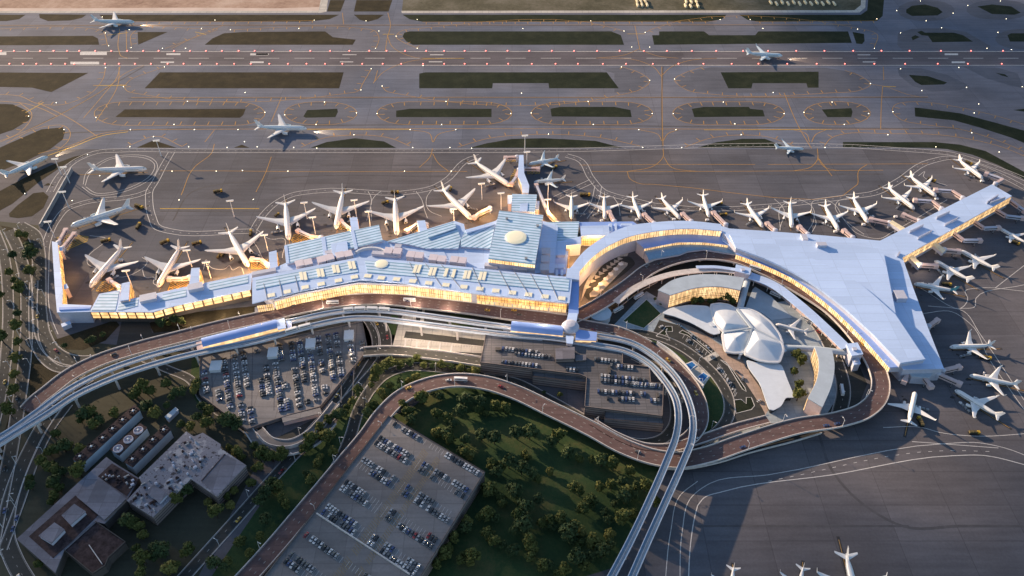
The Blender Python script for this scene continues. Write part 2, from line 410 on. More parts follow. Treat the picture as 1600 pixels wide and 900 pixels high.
# taxiway field: everything beyond the apron road
sheet('taxiway', [[(-900, 233), (90, 233), (1440, 233), (1500, 238), (1600, 268), (2300, 500), (2600, -60), (-1000, -60)]], .012, TAXI)
runway = sheet('runway', [[(-500, 79.5), (2100, 79.5), (2200, 103), (-600, 103)]], .028, RUNWAY)
FIELD = dict(
 brown=[[(-40,23),(40,23),(30,30),(10,33),(-40,33)],[(61,22),(135,23),(128,28),(110,32),(75,33),(62,28)],[(155,23),(530,23),(515,30),(480,34),(165,33)],
 [(-40,57),(145,56),(153,60),(155,70),(-40,71)],[(215,50),(262,50),(216,70)],[(320,70),(332,60),(350,52),(381,50),(508,49),(520,58),(556,62),(551,70)],
 [(-40,113),(138,114),(80,144),(50,137),(-40,135)],[(226,138),(250,113),(537,113),(530,138)],[(-30,161),(20,163),(40,172),(48,181),(45,188),(20,203),(-30,220)],
 [(12,225),(65,202),(98,199),(102,205),(98,218),(80,232),(40,252),(-20,275),(-20,240)],[(-20,309),(40,277),(80,258),(115,245),(138,240),(100,258),(60,285),(20,318),(-20,340)],
 [(14,334),(27,321),(52,302),(68,300),(76,307),(68,325),(50,338),(28,341),(15,339)],[(68,290),(75,286),(85,290)],[(180,183),(195,171),(384,170),(380,180),(375,184)],
 [(213,231),(240,219),(276,231)],[(365,231),(378,226),(390,231)],[(516,0),(539,0),(532,18),(511,18)],[(557,0),(613,0),(607,18),(553,18)],[(553,23),(600,23),(590,30),(575,34),(562,31)]],
 green=[[(474,182),(480,172),(527,170),(528,175),(524,183),(478,184)],[(619,173),(640,170),(768,170),(768,183),(619,183)],
 [(655,115),(665,113),(948,113),(967,138),(858,138),(857,130),(770,130),(769,138),(655,138)],[(629,57),(632,51),(640,49),(955,49),(970,55),(975,70),(645,70),(635,65)],
 [(629,23),(1135,23),(1128,30),(1105,34),(660,34),(640,30)],[(1155,23),(1345,23),(1355,16),(1358,-20),(1383,-20),(1379,25),(1370,33),(1185,34),(1168,31)],
 [(860,170),(875,167),(960,167),(985,172),(987,183),(862,182)],[(1019,55),(1030,55),(1030,49),(1100,49),(1108,55),(1180,55),(1185,49),(1325,49),(1331,67),(1022,70)],
 [(1332,50),(1350,53),(1351,64),(1347,69),(1338,68)],[(1126,113),(1279,112),(1279,137),(1262,137),(1260,130),(1176,130),(1174,138),(1138,138)],
 [(1081,170),(1100,167),(1170,167),(1172,170),(1192,172),(1195,182),(1085,183)],[(1284,171),(1330,169),(1332,175),(1330,183),(1293,183)],
 [(1429,168),(1440,169),(1500,177),(1560,193),(1640,215),(1640,240),(1580,215),(1530,199),(1490,188),(1450,184),(1430,182)],[(1420,117),(1450,119),(1480,129),(1475,132),(1440,133),(1430,128)],
 [(1556,114),(1570,116),(1576,121),(1565,118)],[(1416,15),(1425,9),(1445,7),(1465,12),(1473,19),(1465,24),(1425,25),(1416,20)],[(1527,10),(1550,7),(1580,10),(1595,20),(1585,23),(1550,22)],
 [(1424,58),(1430,55),(1437,58),(1426,63)],[(1433,50),(1440,48),(1445,51),(1490,51),(1505,55),(1520,65),(1457,66),(1450,56),(1440,55)],[(1574,55),(1580,52),(1640,52),(1640,65),(1578,65)],[(1583,172),(1640,165),(1640,180)],
 [(485,231),(510,222),(555,216),(600,221),(619,231)],[(734,231),(760,224),(800,217),(850,216),(930,220),(973,231)],[(1089,231),(1120,222),(1160,217),(1195,217),(1222,227),(1218,231)],
 [(1317,230),(1317,222),(1460,222),(1500,226),(1540,236),(1640,290),(1640,302),(1560,258),(1520,242),(1480,233),(1450,231)]])
def stadium(x0, x1, y0, y1, rx, n=9):
    cy, ry = (y0+y1)/2, (y1-y0)/2; out = []
    for cx, s in ((x1-rx, -1), (x0+rx, 1)):
        for k in range(n+1):
            t = -math.pi/2 + math.pi*k/n
            c = math.cos(t)*(1 if s < 0 else -1); sn = math.sin(t)*(1 if s < 0 else -1)
            out.append((cx+rx*c, cy+ry*sn))
    return out
LOOPS = [stadium(147, 414, 159, 196, 48), stadium(444, 558, 159, 195, 50), stadium(589, 800, 159, 195, 50), stadium(830, 1020, 159, 195, 50),
         stadium(1051, 1226, 159, 195, 50), stadium(1256, 1360, 159, 195, 46)]
TICKS = [[(193,134),(200,143),(213,146),(540,146),(558,143),(567,130),(580,108)], [(597,135),(605,143),(618,146),(980,146),(1000,140),(1015,126),(1000,114),(971,104)],
 [(1100,104),(1070,114),(1054,124),(1065,136),(1080,143),(1100,146),(1300,145),(1340,142),(1360,131),(1345,119),(1320,110)],
 [(-30,46),(140,44.5),(160,48),(165,58),(168,72)], [(205,72),(207,52),(216,45),(300,44.5),(340,45),(300,60),(258,76)], [(360,47),(400,44.5),(560,44),(585,48),(592,58),(588,75)], [(655,76),(630,66),(619,57),(628,48),(660,44),(960,44),(975,49)],
 [(1010,50),(1020,45),(1340,44),(1365,50),(1366,76)], [(165,34),(400,33.5),(490,32)], [(660,34.5),(900,33.5),(1120,33)], [(1180,33.5),(1370,32.5)],
 [(470,230),(505,216),(553,211),(610,216),(640,228)], [(715,230),(760,217),(857,210),(930,214),(1000,228)], [(1070,230),(1110,216),(1158,211),(1200,214),(1240,228)],
 [(1288,228),(1300,215),(1320,209),(1387,209),(1480,212),(1560,228),(1640,262)], [(198,229),(240,213),(285,229)],
 [(1640,208),(1560,182),(1500,168),(1425,159),(1400,163),(1395,175),(1410,188),(1440,194),(1500,202),(1560,220),(1640,256)],
 [(-20,147),(30,150),(60,162),(100,163),(135,150),(160,125),(165,106)], [(193,136),(205,124),(230,114),(257,105)], [(-20,225),(20,213),(45,192),(50,180),(30,160)], [(90,235),(105,222),(108,203),(98,196),(60,200),(10,224)]]
OVALS = [stadium(1402, 1492, 0, 33, 42), stadium(1510, 1610, 0, 31, 45), stadium(1555, 1680, 45, 77, 40)]
BLOBS = [[(1360,131),(1340,142),(1300,145),(1080,144),(1062,135),(1056,124),(1075,112),(1110,105),(1290,106),(1335,113)], [(1402,106),(1440,107),(1480,117),(1515,134),(1500,141),(1455,143),(1425,134),(1405,118)],
 [(1505,104),(1560,106),(1590,115),(1600,138),(1580,134),(1540,122)], [(1402,70),(1403,52),(1425,45),(1475,44),(1510,50),(1548,72),(1545,78),(1410,78)], [(971,105),(1000,115),(1014,126),(998,141),(985,144),(960,144),(960,115),(940,108)]]
mb = MB()
for L in LOOPS+OVALS+BLOBS:
    q = ccw(P2(L)); mb.poly([(v.x, v.y, .020) for v in q])
for k in range(0, 15): pass
shoulder = struct(mb.build('shoulder_pavement', SHOULDER))
sheet('dry_grass', FIELD['brown'], .045, GRASS); bpy.context.view_layer.update()
sheet('airfield_grass', FIELD['green'], .045, GRASSG)
# far side of the field
sheet('sandy_field', [[(-400,-60),(514,-60),(505,10),(498,17),(-300,17.5)]], .05, SAND)
sheet('scrub_field', [[(636,-60),(1348,-60),(1345,8),(1335,16),(628,17)]], .05, SCRUB)
sheet('sand_strip', [[(-300,12.5),(120,13),(300,12),(440,13),(503,11),(498,17),(-300,17.5)]], .053, plain('pale_sand', (.62, .50, .43), .9, var=.12, scale=.03))
sheet('perimeter_road', [[(-300,17.5),(498,17),(512,-60),(520,-60),(510,18.5),(500,20),(-300,20.5)], [(627,17),(1335,16),(1345,8),(1349,-60),(1356,-60),(1352,12),(1343,19.5),(628,20.5)]], .055, PAVEW)
# ---- painted lines
wl, yl = MB(), MB()
def pl(pts, z=0.0, n=6, sp=True):
    w = [G(p[0], p[1], z) for p in pts]
    return spline(w, n) if sp else w
for y, off in ((80.5, 0), (102, 0)): wl.line([G(x, y) for x in range(-200, 1801, 100)], 1.25, .052)
wl.dashes([G(-200, 91), G(1800, 91)], 1.0, 29, 20, .052)
for x0, x1, y0, y1 in ((125,167,80.6+.6,86),(110,155,96.5,100.6),(-20,10,81.5,86),(260,282,83.3,86),(251,272,96.2,98.3),(391,419,83.5,86.5),(391,412,96,98.5),(535,557,85,86),(531,552,96.2,97.3),(672,693,85,86.2),(670,691,96,97.2),
                       (1340,1360,85.2,86.2),(1348,1368,96.2,97.4),(1476,1497,83.6,86.2),(1487,1508,96,98.6),(400,420,83.6,86)):
    wl.poly([tuple(G(a, b)+Vector((0, 0, .056))) for a, b in ((x0,y1),(x1,y1),(x1,y0),(x0,y0))])
def ticked(path, side=1, step=17.0, w=.8, tl=8):
    yl.line(path, .75, .060)
    for p, d in even(path, step, 6):
        n = Vector((-d.y, d.x, 0))*side
        yl.line([p+n*1.2, p+n*(1.2+tl)], w*1.25, .066)
for L in LOOPS:
    p = [q.to_3d() for q in ccw(P2(L))]; ticked(p+[p[0]], 1)
for t in TICKS: ticked(pl(t), 1 if t[0][1] > 100 else -1, 19, tl=6.5)
for t in ([(60,240),(115,226),(150,211),(205,203),(260,202.5),(1330,202),(1420,202)], [(205,152.5),(500,152),(1000,152),(1450,151.5)], [(0,39.5),(700,39),(1330,38.5)],
          [(1034,104),(1034.5,152),(1035,200),(1036,228)], [(1376,201),(1377,165),(1379,135)], [(1380,104),(1381,125)], [(60,161),(105,183),(152,213)], [(0,222),(60,196),(120,165),(170,135),(200,112),(225,102)],
          [(188,103),(183,120),(160,150),(130,185)], [(150,190),(185,130),(186,105)], [(0,158),(40,162),(70,172),(90,182)], [(187,45),(186,80),(190,88),(200,91)], [(197,45),(198,78)], [(350,39),(300,60),(268,76)],
          [(606,20),(610,40),(605,60),(602,80)], [(535,20),(537,38)], [(605,55),(615,75),(650,90),(700,91)], [(583,130),(600,112),(640,96),(700,91)], [(590,110),(585,128)],
          [(992,40),(1000,78)], [(1000,76),(975,86),(930,91)], [(1000,78),(1030,88),(1060,91)], [(1034,120),(1020,104),(990,93),(940,91)], [(1034,118),(1050,104),(1080,94),(1120,91)],
          [(1034,220),(1028,210),(1000,203)], [(1036,220),(1045,208),(1060,203)], [(676,222),(670,208),(640,203)], [(677,222),(685,210),(712,203)], [(1225,145),(1250,202),(1268,232)], [(1265,222),(1258,208),(1240,203)], [(1268,222),(1275,210),(1290,203)],
          [(1354,131),(1380,134.5),(1420,148),(1440,152)], [(320,222),(335,203)], [(335,225),(330,240),(305,260),(283,305)], [(440,152),(424,190)]):
    yl.line(pl(t), .8, .058)
for t in ([(250,267),(330,267),(450,268),(730,268)], [(925,268),(1060,268),(1380,266)], [(905,258),(1036,257),(1180,257)], [(1200,257),(1450,256)], [(980,268),(985,280),(1000,287),(1020,288),(1340,288),(1343,265),(1355,257)],
          [(1036,232),(1036,245),(1020,260),(980,268)], [(1037,245),(1050,262),(1090,268)], [(1277,232),(1277,250),(1265,262),(1240,267)], [(1278,248),(1290,262),(1310,267)], [(1277,245),(1300,275)], [(424,245),(415,270),(400,300)], [(676,232),(672,245),(655,262)], [(676,240),(685,255),(700,267)]):
    yl.line(pl(t), .7, .058)
bl = MB()
bl.line(pl([(250,326),(405,326)]), 1.1, .06); bl.line(pl([(480,202.3),(640,202.3)]), 1.0, .064); bl.line(pl([(1100,203),(1300,202.3)]), .9, .064); bl.line(pl([(146,133.5),(198,133.5)]), 1.3, .066); bl.line(pl([(40,176),(68,160)]), 1.3, .066)
bl.line(pl([(168,55),(200,51)]), 1.2, .066); bl.line(pl([(305,50),(322,54)]), 1.2, .066); bl.line(pl([(598,53.5),(616,53.5)]), 1.2, .066); bl.line(pl([(980,53),(1008,53)]), 1.0, .066); bl.line(pl([(1380,135),(1400,135.5)]), 1.2, .066); bl.line(pl([(75,243),(115,229),(160,212),(200,206)]), 1.2, .066); bl.line(pl([(660,91.2),(725,91.2)]), 1.0, .066)
yl.build('taxi_marking', YEL, ground); bl.build('hold_marking', YELB, ground)
# white service-road lines on the apron
def dbl(pts, w=7.5, lw=.6, z=.05):
    p = pl(pts); wl.line(p, lw, z, off=w/2); wl.line(p, lw, z, off=-w/2); wl.dashes(p, .35, 3, 6, z)
    return p
DB = [[(78,300),(95,272),(120,250),(150,238),(190,235),(300,235.5),(800,235.5),(1440,235.8),(1490,241),(1540,256),(1660,305)],
 [(268,238),(255,260),(242,285),(234,298),(233,312),(238,340),(246,355),(265,361),(395,361)], [(234,298),(215,305),(130,317),(105,326),(88,345),(74,375),(70,420),(74,500),(84,525)],
 [(395,361),(408,340),(430,318),(455,305),(490,299),(650,299),(676,293),(695,283),(735,248),(750,244)], [(885,243),(902,248),(925,280),(945,300),(965,307),(1330,307),(1365,302),(1400,285),(1455,252),(1490,247),(1520,256),(1660,325)],
 [(925,283),(895,297),(868,310)], [(935,290),(928,318),(912,340)]]
for d in DB: dbl(d)
for pts in ([(575,299),(579,306),(573,345)], [(595,299),(586,306),(580,345)], [(650,299),(658,310),(664,330),(668,341)], [(675,296),(667,308),(672,330),(690,338)],
            [(958,307),(966,320),(969,337)], [(985,307),(975,312),(969,322)], [(1210,311),(1222,322),(1218,360)], [(1245,311),(1223,320),(1219,360)], [(1248,311),(1266,320),(1271,345),(1262,362)], [(1290,311),(1270,315),(1268,325),(1275,350),(1268,364)],
            [(1290,311),(1302,318),(1320,345),(1340,365),(1372,373),(1395,362),(1480,312)], [(1340,309),(1310,314),(1305,322),(1330,352),(1350,366)], [(1435,275),(1445,268),(1443,276),(1480,290)],
            [(130,288),(135,270),(170,247),(235,246),(245,255),(240,275),(185,302),(150,305),(128,292)], [(133,290),(140,272),(172,249),(232,249),(241,256),(236,273),(183,299),(152,302),(134,292)],
            [(413,410),(404,390),(396,372),(402,362)], [(441,403),(440,372),(428,374),(400,358)], [(318,421),(322,406),(330,418),(352,420),(358,415),(364,422),(374,417),(382,430)], [(152,420),(137,412),(137,402),(166,373),(140,368)],
            [(180,432),(192,433),(230,408),(222,402)], [(222,420),(230,434),(240,433),(240,443),(248,447)], [(1438,450),(1500,482),(1512,466),(1508,455),(1530,450),(1600,455)], [(1440,490),(1490,488),(1515,505),(1545,560),(1600,640)],
            [(1500,482),(1522,480),(1525,466),(1600,445)], [(1450,478),(1505,486),(1530,520),(1600,625)], [(1380,668),(1440,668),(1470,676),(1500,680),(1640,675)], [(1425,690),(1560,700)], [(1555,450),(1600,415)],
            [(1062,925),(1066,830),(1078,780),(1110,755),(1200,742),(1480,693),(1530,692),(1570,700),(1640,728)], [(1038,925),(1048,830),(1062,775),(1090,752)]):
    p = pl(pts); wl.line(p, .55, .05)
wl.line(pl([(1090,790),(1100,778),(1130,768),(1300,742),(1490,712),(1540,712),(1600,726),(1660,745)]), .7, .05)
wl.line(pl([(1075,925),(1079,850),(1085,810),(1090,790)]), .7, .05)
wl.dashes(pl([(1200,752),(1480,704),(1560,706)]), .4, 4, 5, .05)
wl.build('white_marking', WHITEL, ground)
# hatched stand clearance boxes beside the gates
hat = MB()
def hatch(poly, step=2.6, w=.8):
    p = ccw(P2(poly)); xs = [q.x for q in p]; ys = [q.y for q in p]
    t = min(xs)-(max(ys)-min(ys))
    while t < max(xs):
        run = []
        k = 0.0
        while k < max(ys)-min(ys):
            q = Vector((t+k, min(ys)+k))
            if inside(q, p): run.append(q)
            elif len(run) > 1: hat.line([run[0].to_3d(), run[-1].to_3d()], w, .056); run = []
            else: run = []
            k += .7
        if len(run) > 1: hat.line([run[0].to_3d(), run[-1].to_3d()], w, .056)
        t += step*1.4
    hat.line([q.to_3d() for q in p+[p[0]]], .5, .056)
HATCH = [[(89,371),(112,366),(138,370),(136,377),(103,391),(93,384)], [(150,455),(160,440),(180,440),(187,448),(170,455)], [(262,455),(268,440),(296,436),(296,446),(270,456)], [(393,420),(392,406),(418,405),(420,420)], [(455,376),(460,366),(480,370),(490,376),(458,379)],
         [(530,358),(535,346),(552,350),(553,358)], [(636,362),(640,352),(650,352),(653,360)], [(740,342),(744,332),(766,325),(766,332),(745,344)], [(795,290),(798,276),(805,264),(806,285)], [(786,252),(788,246),(805,246),(805,252)], [(824,272),(824,264),(843,264),(843,271)]]
for h in HATCH: hatch(h)
mk = MB()
for pts, w_ in (([(-200,88.5),(1800,88.5)],3),([(-200,93),(1800,93)],3),([(100,208),(260,201.5),(1500,201)],2.2),([(200,153.5),(1450,152.5)],2.0),([(0,40.5),(1340,39.5)],2.0),([(60,258),(110,228),(160,210)],2.5),([(225,104),(180,130),(120,165),(40,205)],2.2),([(1035,232),(1034,150),(1036,104)],1.6),([(1250,430),(1500,800)],.1),([(1280,680),(1300,735),(1345,785),(1410,822),(1500,822),(1640,822)],2.2),([(1090,822),(1420,822)],1.8),([(250,330),(500,330)],2.0),([(500,258),(760,258)],1.6),([(930,272),(1380,272)],2.0),([(270,345),(300,300),(400,282),(700,275)],1.8)):
    mk.line(pl(pts), w_, .021)
mk.build('tyre_marking', TYRE, ground)
hat.build('stand_marking', YELB, ground)
# blast fence on the west edge of the apron
def wallrun(name, pts, h, t, m, label, cat, group=None, z=0.0, sp=True):
    p = pl(pts, 0, 5, sp)
    mb = MB(); mb.sweep([q+Vector((0, 0, z)) for q in p], [(t/2, 0), (t/2*.5, h), (-t/2*.5, h), (-t/2, 0)])
    o = mb.build(name, m, origin=p[0]); return meta(o, label, cat, group)
wallrun('blast_fence', [(113,267),(88,312),(64,355)], 4.5, 2.4, METAL, 'long grey blast fence slanting along the west edge of the apron', 'fence', sp=False)
# ---------------------------------------------------------------- land side ground
sheet('yard', [[(-60,340),(60,352),(70,420),(76,500),(90,530),(400,560),(420,690),(300,920),(-100,1000)]], .010, YARD)
sheet('park_lawn', [[(640,640),(690,600),(760,602),(815,615),(925,672),(1035,722),(1038,735),(1015,775),(985,848),(965,885),(900,905),(870,960),(600,960),(650,905),(758,738),(612,650)]], .018, LAWN)
sheet('verge_lawn', [[(575,575),(600,555),(640,548),(765,565),(800,610),(700,592),(640,612),(580,660),(520,745),(470,815),(380,920),(290,960),(440,740),(520,670)], [(300,560),(318,555),(318,620),(308,630),(296,610)]], .018, LAWN)
sheet('west_lawn', [[(40,560),(62,540),(95,585),(130,583),(95,610),(50,640)], [(82,532),(180,500),(187,508),(165,532),(130,547),(105,546)], [(0,352),(48,362),(60,420),(55,440),(40,395)], [(36,420),(48,470),(46,560),(20,700),(0,760),(0,700),(22,620),(30,540),(30,470)], [(232,505),(262,492),(400,478),(400,495),(300,516),(240,520)]], .022, GRASS)
sheet('landside_asphalt', [[(900,525),(905,500),(940,468),(985,430),(1050,405),(1150,402),(1250,450),(1320,520),(1355,600),(1335,650),(1200,672),(1120,690),(1090,690),(1110,640),(1060,560)], [(180,548),(190,502),(232,498),(238,520),(300,518),(400,500),(600,470),(780,490),(905,505),(905,530),(760,560),(560,560),(330,535)], [(560,500),(620,500),(615,560),(575,575),(480,690),(420,690),(520,640)]], .030, ROADM)
sheet('plaza', [[(622,508),(640,470),(665,470),(662,508),(760,520),(758,552),(612,545)]], .040, PAVEW)
sheet('plaza_lane', [[(634,517.5),(757,531.5),(757,541),(631,528)], [(655,470),(648,506),(655,507),(663,470)], [(676,484),(678,509),(683,510),(684,484)]], .046, ROADM)
gl = MB()
for k in range(27): gl.line([G(633+4.3*k, 528.5+.49*k, .07), G(632.5+4.3*k, 532.5+.49*k, .07)], .35)
for k in range(5): gl.line([G(634+18*k, 530+2*k, .07), G(632+18*k, 546+1.6*k, .07)], 1.6)
gl.line([G(632, 528, .07), G(752, 541.5, .07)], .35); gl.build('bay_marking', WHITEL, ground)
sheet('plaza_lawn', [[(698,508),(704,490),(735,492),(740,512)], [(604,520),(612,492),(622,494),(618,524)]], .046, LAWN)
sheet('hotel_forecourt', [[(955,512),(1010,455),(1035,470),(1050,490),(1085,478),(1160,480),(1230,470),(1300,535),(1315,610),(1290,650),(1200,662),(1140,690),(1085,708),(1120,680),(1195,655),(1198,640),(1160,590),(1110,540),(1060,508),(1030,500),(1020,520),(1000,522)]], .040, PAVE)
sheet('hotel_lawn', [[(973,502),(1010,468),(1033,490),(1006,513)], [(1005,527),(1035,537),(1068,556),(1092,580),(1115,588),(1128,608),(1134,632),(1124,660),(1105,680),(1098,672),(1105,640),(1090,605),(1062,568),(1030,545)]], .048, LAWN)
sheet('car_park', [[(1030,523),(1022,515),(1037,503),(1062,509),(1110,541),(1160,592),(1196,640),(1188,655),(1150,652),(1140,630),(1120,600),(1090,565),(1055,540)]], .052, ROADM)
sheet('planted_island', [[(1025,525),(1036,516),(1040,510),(1050,510),(1051,518),(1040,518),(1047,532)], [(1061,520),(1066,516),(1076,521),(1108,547),(1118,556),(1114,556),(1090,536),(1074,524)], [(1125,562),(1134,566),(1146,580),(1164,606),(1166,612),(1160,608),(1150,592),(1138,572)], [(1147,625),(1158,624),(1166,631),(1166,621),(1174,621),(1179,634),(1174,640),(1150,646)]], .110, GRASSG)
sheet('warm_pavement', [[(1036,498),(1047,494),(1062,500),(1100,521),(1135,546),(1160,560),(1172,582),(1190,605),(1201,640),(1196,648),(1190,636),(1165,598),(1140,572),(1108,540),(1064,507),(1048,503)]], .060, PEACH)
sheet('crossing', [[(1098,560),(1118,549),(1124,556),(1104,567)]], .13, PAVEW)
isl = MB()
for p in ([(1025,525),(1036,516),(1040,510),(1050,510),(1051,518),(1040,518),(1047,532)], [(1061,520),(1066,516),(1076,521),(1108,547),(1118,556),(1114,556),(1090,536),(1074,524)], [(1125,562),(1134,566),(1146,580),(1164,606),(1166,612),(1160,608),(1150,592),(1138,572)], [(1147,625),(1158,624),(1166,631),(1166,621),(1174,621),(1179,634),(1174,640),(1150,646)], [(973,502),(1010,468),(1033,490),(1006,513)]):
    w_ = [G(a, c) for a, c in p]; isl.sweep(w_+[w_[0]], [(.3, .2), (-.3, .2), (-.3, .0), (.3, .0)])
for (a, c), (e, f) in (((1068,526),(1108,556)), ((1075,521),(1112,549)), ((1128,578),(1150,616)), ((1122,570),(1134,588))):
    for k in range(9):
        t = k/8; q = G(a+(e-a)*t, c+(f-c)*t); isl.line([q+Vector((-1.2, -2.2, 0)), q+Vector((1.2, 2.2, 0))], .3, .068)
isl.build('island_kerb_marking', WHITEL, ground)
sheet('pool_terrace', [[(1066,570),(1083,563),(1110,588),(1098,606)]], .056, PAVEW)
for p, s in (([(1069,571),(1081,566),(1087,571),(1077,579)], 'upper'), ([(1091,589),(1099,583),(1106,588),(1097,598)], 'lower')):
    q = ccw(P2(p)); mb = MB(); mb.prism(inset(q, -.7), .0, .45, 0); mb.prism(q, .2, .47, 1)
    meta(mb.build('pool', [WHITEP, POOL], origin=q[0].to_3d()), f'blue rectangular pool at the {s} end of the pale terrace', 'pool')
# ================================================================ roads
ROADPATH = {}
zc = [0]
def road(name, pts, w, m, z=0.0, elev=False, par=1.0, lanes=2, n=7, rail=CONC, piers=True, kerb=True, dash=(3, 6), pstep=34):
    """pts: (u, v) or (u, v, z); a road with kerbs or parapets, lane lines and piers, all in one structure"""
    w3 = [G(p[0], p[1], p[2] if len(p) > 2 else z) for p in pts]
    path = spline(w3, n); zc[0] += 1; dz = .075+.005*zc[0] if not elev else 0.0
    path = [p+Vector((0, 0, dz)) for p in path]; ROADPATH[name+str(zc[0])] = path
    mb = MB()
    if elev: mb.sweep(path, [(w/2, 0), (-w/2, 0), (-w/2, -.5), (-w/4, -1.6), (w/4, -1.6), (w/2, -.5)])
    else: mb.line(path, w)
    o = struct(mb.build(name, m))
    if elev:
        for s in (1, -1):
            b = MB(); a, c = s*(w/2-.02), s*(w/2+.55)
            b.sweep(path, [(max(a, c), par), (min(a, c), par), (min(a, c), -.9), (max(a, c), -.9)]); b.build('parapet', rail, o)
        if piers:
            for p, d in even(path, pstep, 12):
                if p.z < 4: continue
                b = MB(); rz = math.atan2(d.y, d.x)
                b.box((p.x, p.y, p.z-2.2), (1.8, w*.8, 1.3), rz); b.box((p.x, p.y, (p.z-2.7)/2), (1.5, 2.6, p.z-2.7), rz)
                b.build('pier', CONC, o)
    elif kerb:
        for s in (1, -1):
            b = MB(); a, c = s*(w/2), s*(w/2+.42); h = .14+.003*(zc[0] % 9)
            b.sweep(path, [(max(a, c), h), (min(a, c), h), (min(a, c), -.12), (max(a, c), -.12)]); b.build('kerb', CONC, o)
    b = MB()
    for k in range(1, lanes): b.dashes(path, .42, dash[0], dash[1], .02, 0, -w/2+w*k/lanes)
    for s in (1, -1): b.line(path, .28, .02, 0, s*(w/2-.5))
    b.build('lane_marking', LANE, o)
    return path
# left-hand highway and approach roads at ground level
road('highway', [(-8,362),(6,400),(12,450),(12,520),(8,570),(-2,630),(-20,700)], 9, ROADM, lanes=2)
road('highway', [(14,360),(30,395),(40,440),(42,500),(39,560),(31,620),(18,700),(4,770),(-12,850)], 10, ROADM, lanes=2)
road('approach_road', [(30,352),(52,366),(60,395),(61,440),(62,490),(68,525),(84,550),(108,562),(150,562),(180,552),(230,538),(290,522),(345,510),(400,499)], 12, ROADM, lanes=3)
road('approach_road', [(53,440),(52,500),(56,538),(70,562),(95,577),(118,577)], 7, ROADM, lanes=2)
road('ring_road', [(140,590),(100,620),(70,660),(48,700),(26,750),(12,800),(10,840),(22,875),(48,920)], 11, ROADM, lanes=2)
road('ring_road', [(108,632),(80,670),(55,720),(30,790),(4,860)], 6, ROADM, lanes=1)
road('service_road', [(224,560),(262,577),(296,592),(320,625),(360,655),(405,682)], 7, ROADM, lanes=2)
road('access_road', [(608,545),(585,578),(545,622),(500,668),(440,732),(375,805),(285,905)], 9, ROADM, lanes=2)
road('access_road', [(570,560),(545,598),(510,645),(470,690)], 7, ROADM, lanes=2)
road('access_road', [(588,500),(598,515),(602,532),(598,560)], 11, ROADM, lanes=3)
road('link_road', [(572,497),(583,515),(588,535),(586,560)], 7, ROADM, lanes=2)
road('ramp_road', [(775,588),(720,580),(672,574),(635,574),(602,586),(578,610),(560,642),(548,680),(535,712),(520,740)], 9, ROADM, lanes=2)
road('garage_road', [(755,590),(800,596),(850,620),(900,648),(940,672),(975,688),(1005,693),(1035,686),(1052,668),(1056,636),(1046,602),(1025,575),(990,556)], 9, ROADM, lanes=2)
road('hotel_road', [(948,518),(1010,522),(1060,540),(1096,565),(1122,592),(1138,622),(1138,650),(1120,675),(1090,692)], 8.5, ROADM, lanes=2)
road('hotel_road', [(905,508),(925,498),(950,482),(985,455),(1020,435)], 13, ROADM, lanes=3)
road('terminal_lane', [(1180,432),(1230,462),(1275,505),(1305,560),(1318,610),(1310,650)], 11, ROADM, lanes=2)
# elevated departures road and loops
DEP = road('departures_road', [(42,642,2),(55,628,4),(75,612,6),(112,584,7),(155,563,8),(210,545,8),(275,528,8),(350,509,8),(400,498,8),(470,481,8),(520,472,8),(562,468,8),(610,468,8),(650,472,8),(737,482,8),(800,491,8),(850,497,8),(885,502,8)], 15, BROWN, elev=True, lanes=4)
road('departures_road', [(885,502,8),(925,510,8),(965,518,8),(1000,533,8),(1037,557,8),(1062,580,8),(1082,605,8),(1094,635,8),(1094,660,8),(1082,680,8),(1060,697,8)], 11, BROWN, elev=True, lanes=3)
LOOP = road('loop_road', [(330,960,2),(385,903,3),(430,853,4),(475,800,5),(540,722,6),(575,680,7),(598,648,8),(630,618,8),(672,600,8),(712,594,8),(762,599,8),(800,611,8),(862,640,8),(925,671,8),(975,698,8),(1025,715,8),(1060,719,8),(1100,712,8),(1160,692,8),(1250,665,8),(1312,655,8),(1350,642,8),(1372,620,8),(1376,598,8),(1371,578,8),(1356,550,8),(1330,515,8),(1300,485,8),(1250,452,8),(1200,425,8),(1150,404,8),(1100,398,8),(1050,406,8),(1012,422,8),(985,443,8),(950,467,8),(915,487,8),(889,499,8)], 14, BROWN, elev=True, lanes=3)
road('loop_ramp', [(925,660,7),(965,683,7),(1010,699,7),(1050,699,7),(1090,688,7),(1150,668,6),(1200,655,6)], 7, BROWN, elev=True, lanes=2)
road('loop_ramp', [(1030,727,4),(1070,727,4),(1110,720,4),(1170,702,3),(1240,684,2),(1280,672,1)], 6, ROADM, elev=True, lanes=1)
road('deck_bridge', [(568,550,6),(600,548,6),(680,555,6),(757,566,6)], 10, ROADM, elev=True, lanes=2, par=1.3)
road('garage_ramp', [(405,672,4),(425,690,5),(455,692,6),(480,680,7),(505,655,7),(525,630,6)], 6, DECK, elev=True, lanes=1, par=1.2)
road('garage_ramp', [(388,672,2),(412,700,3),(450,706,4),(490,692,4),(520,660,3)], 6, DECK, elev=True, lanes=1, par=1.2)
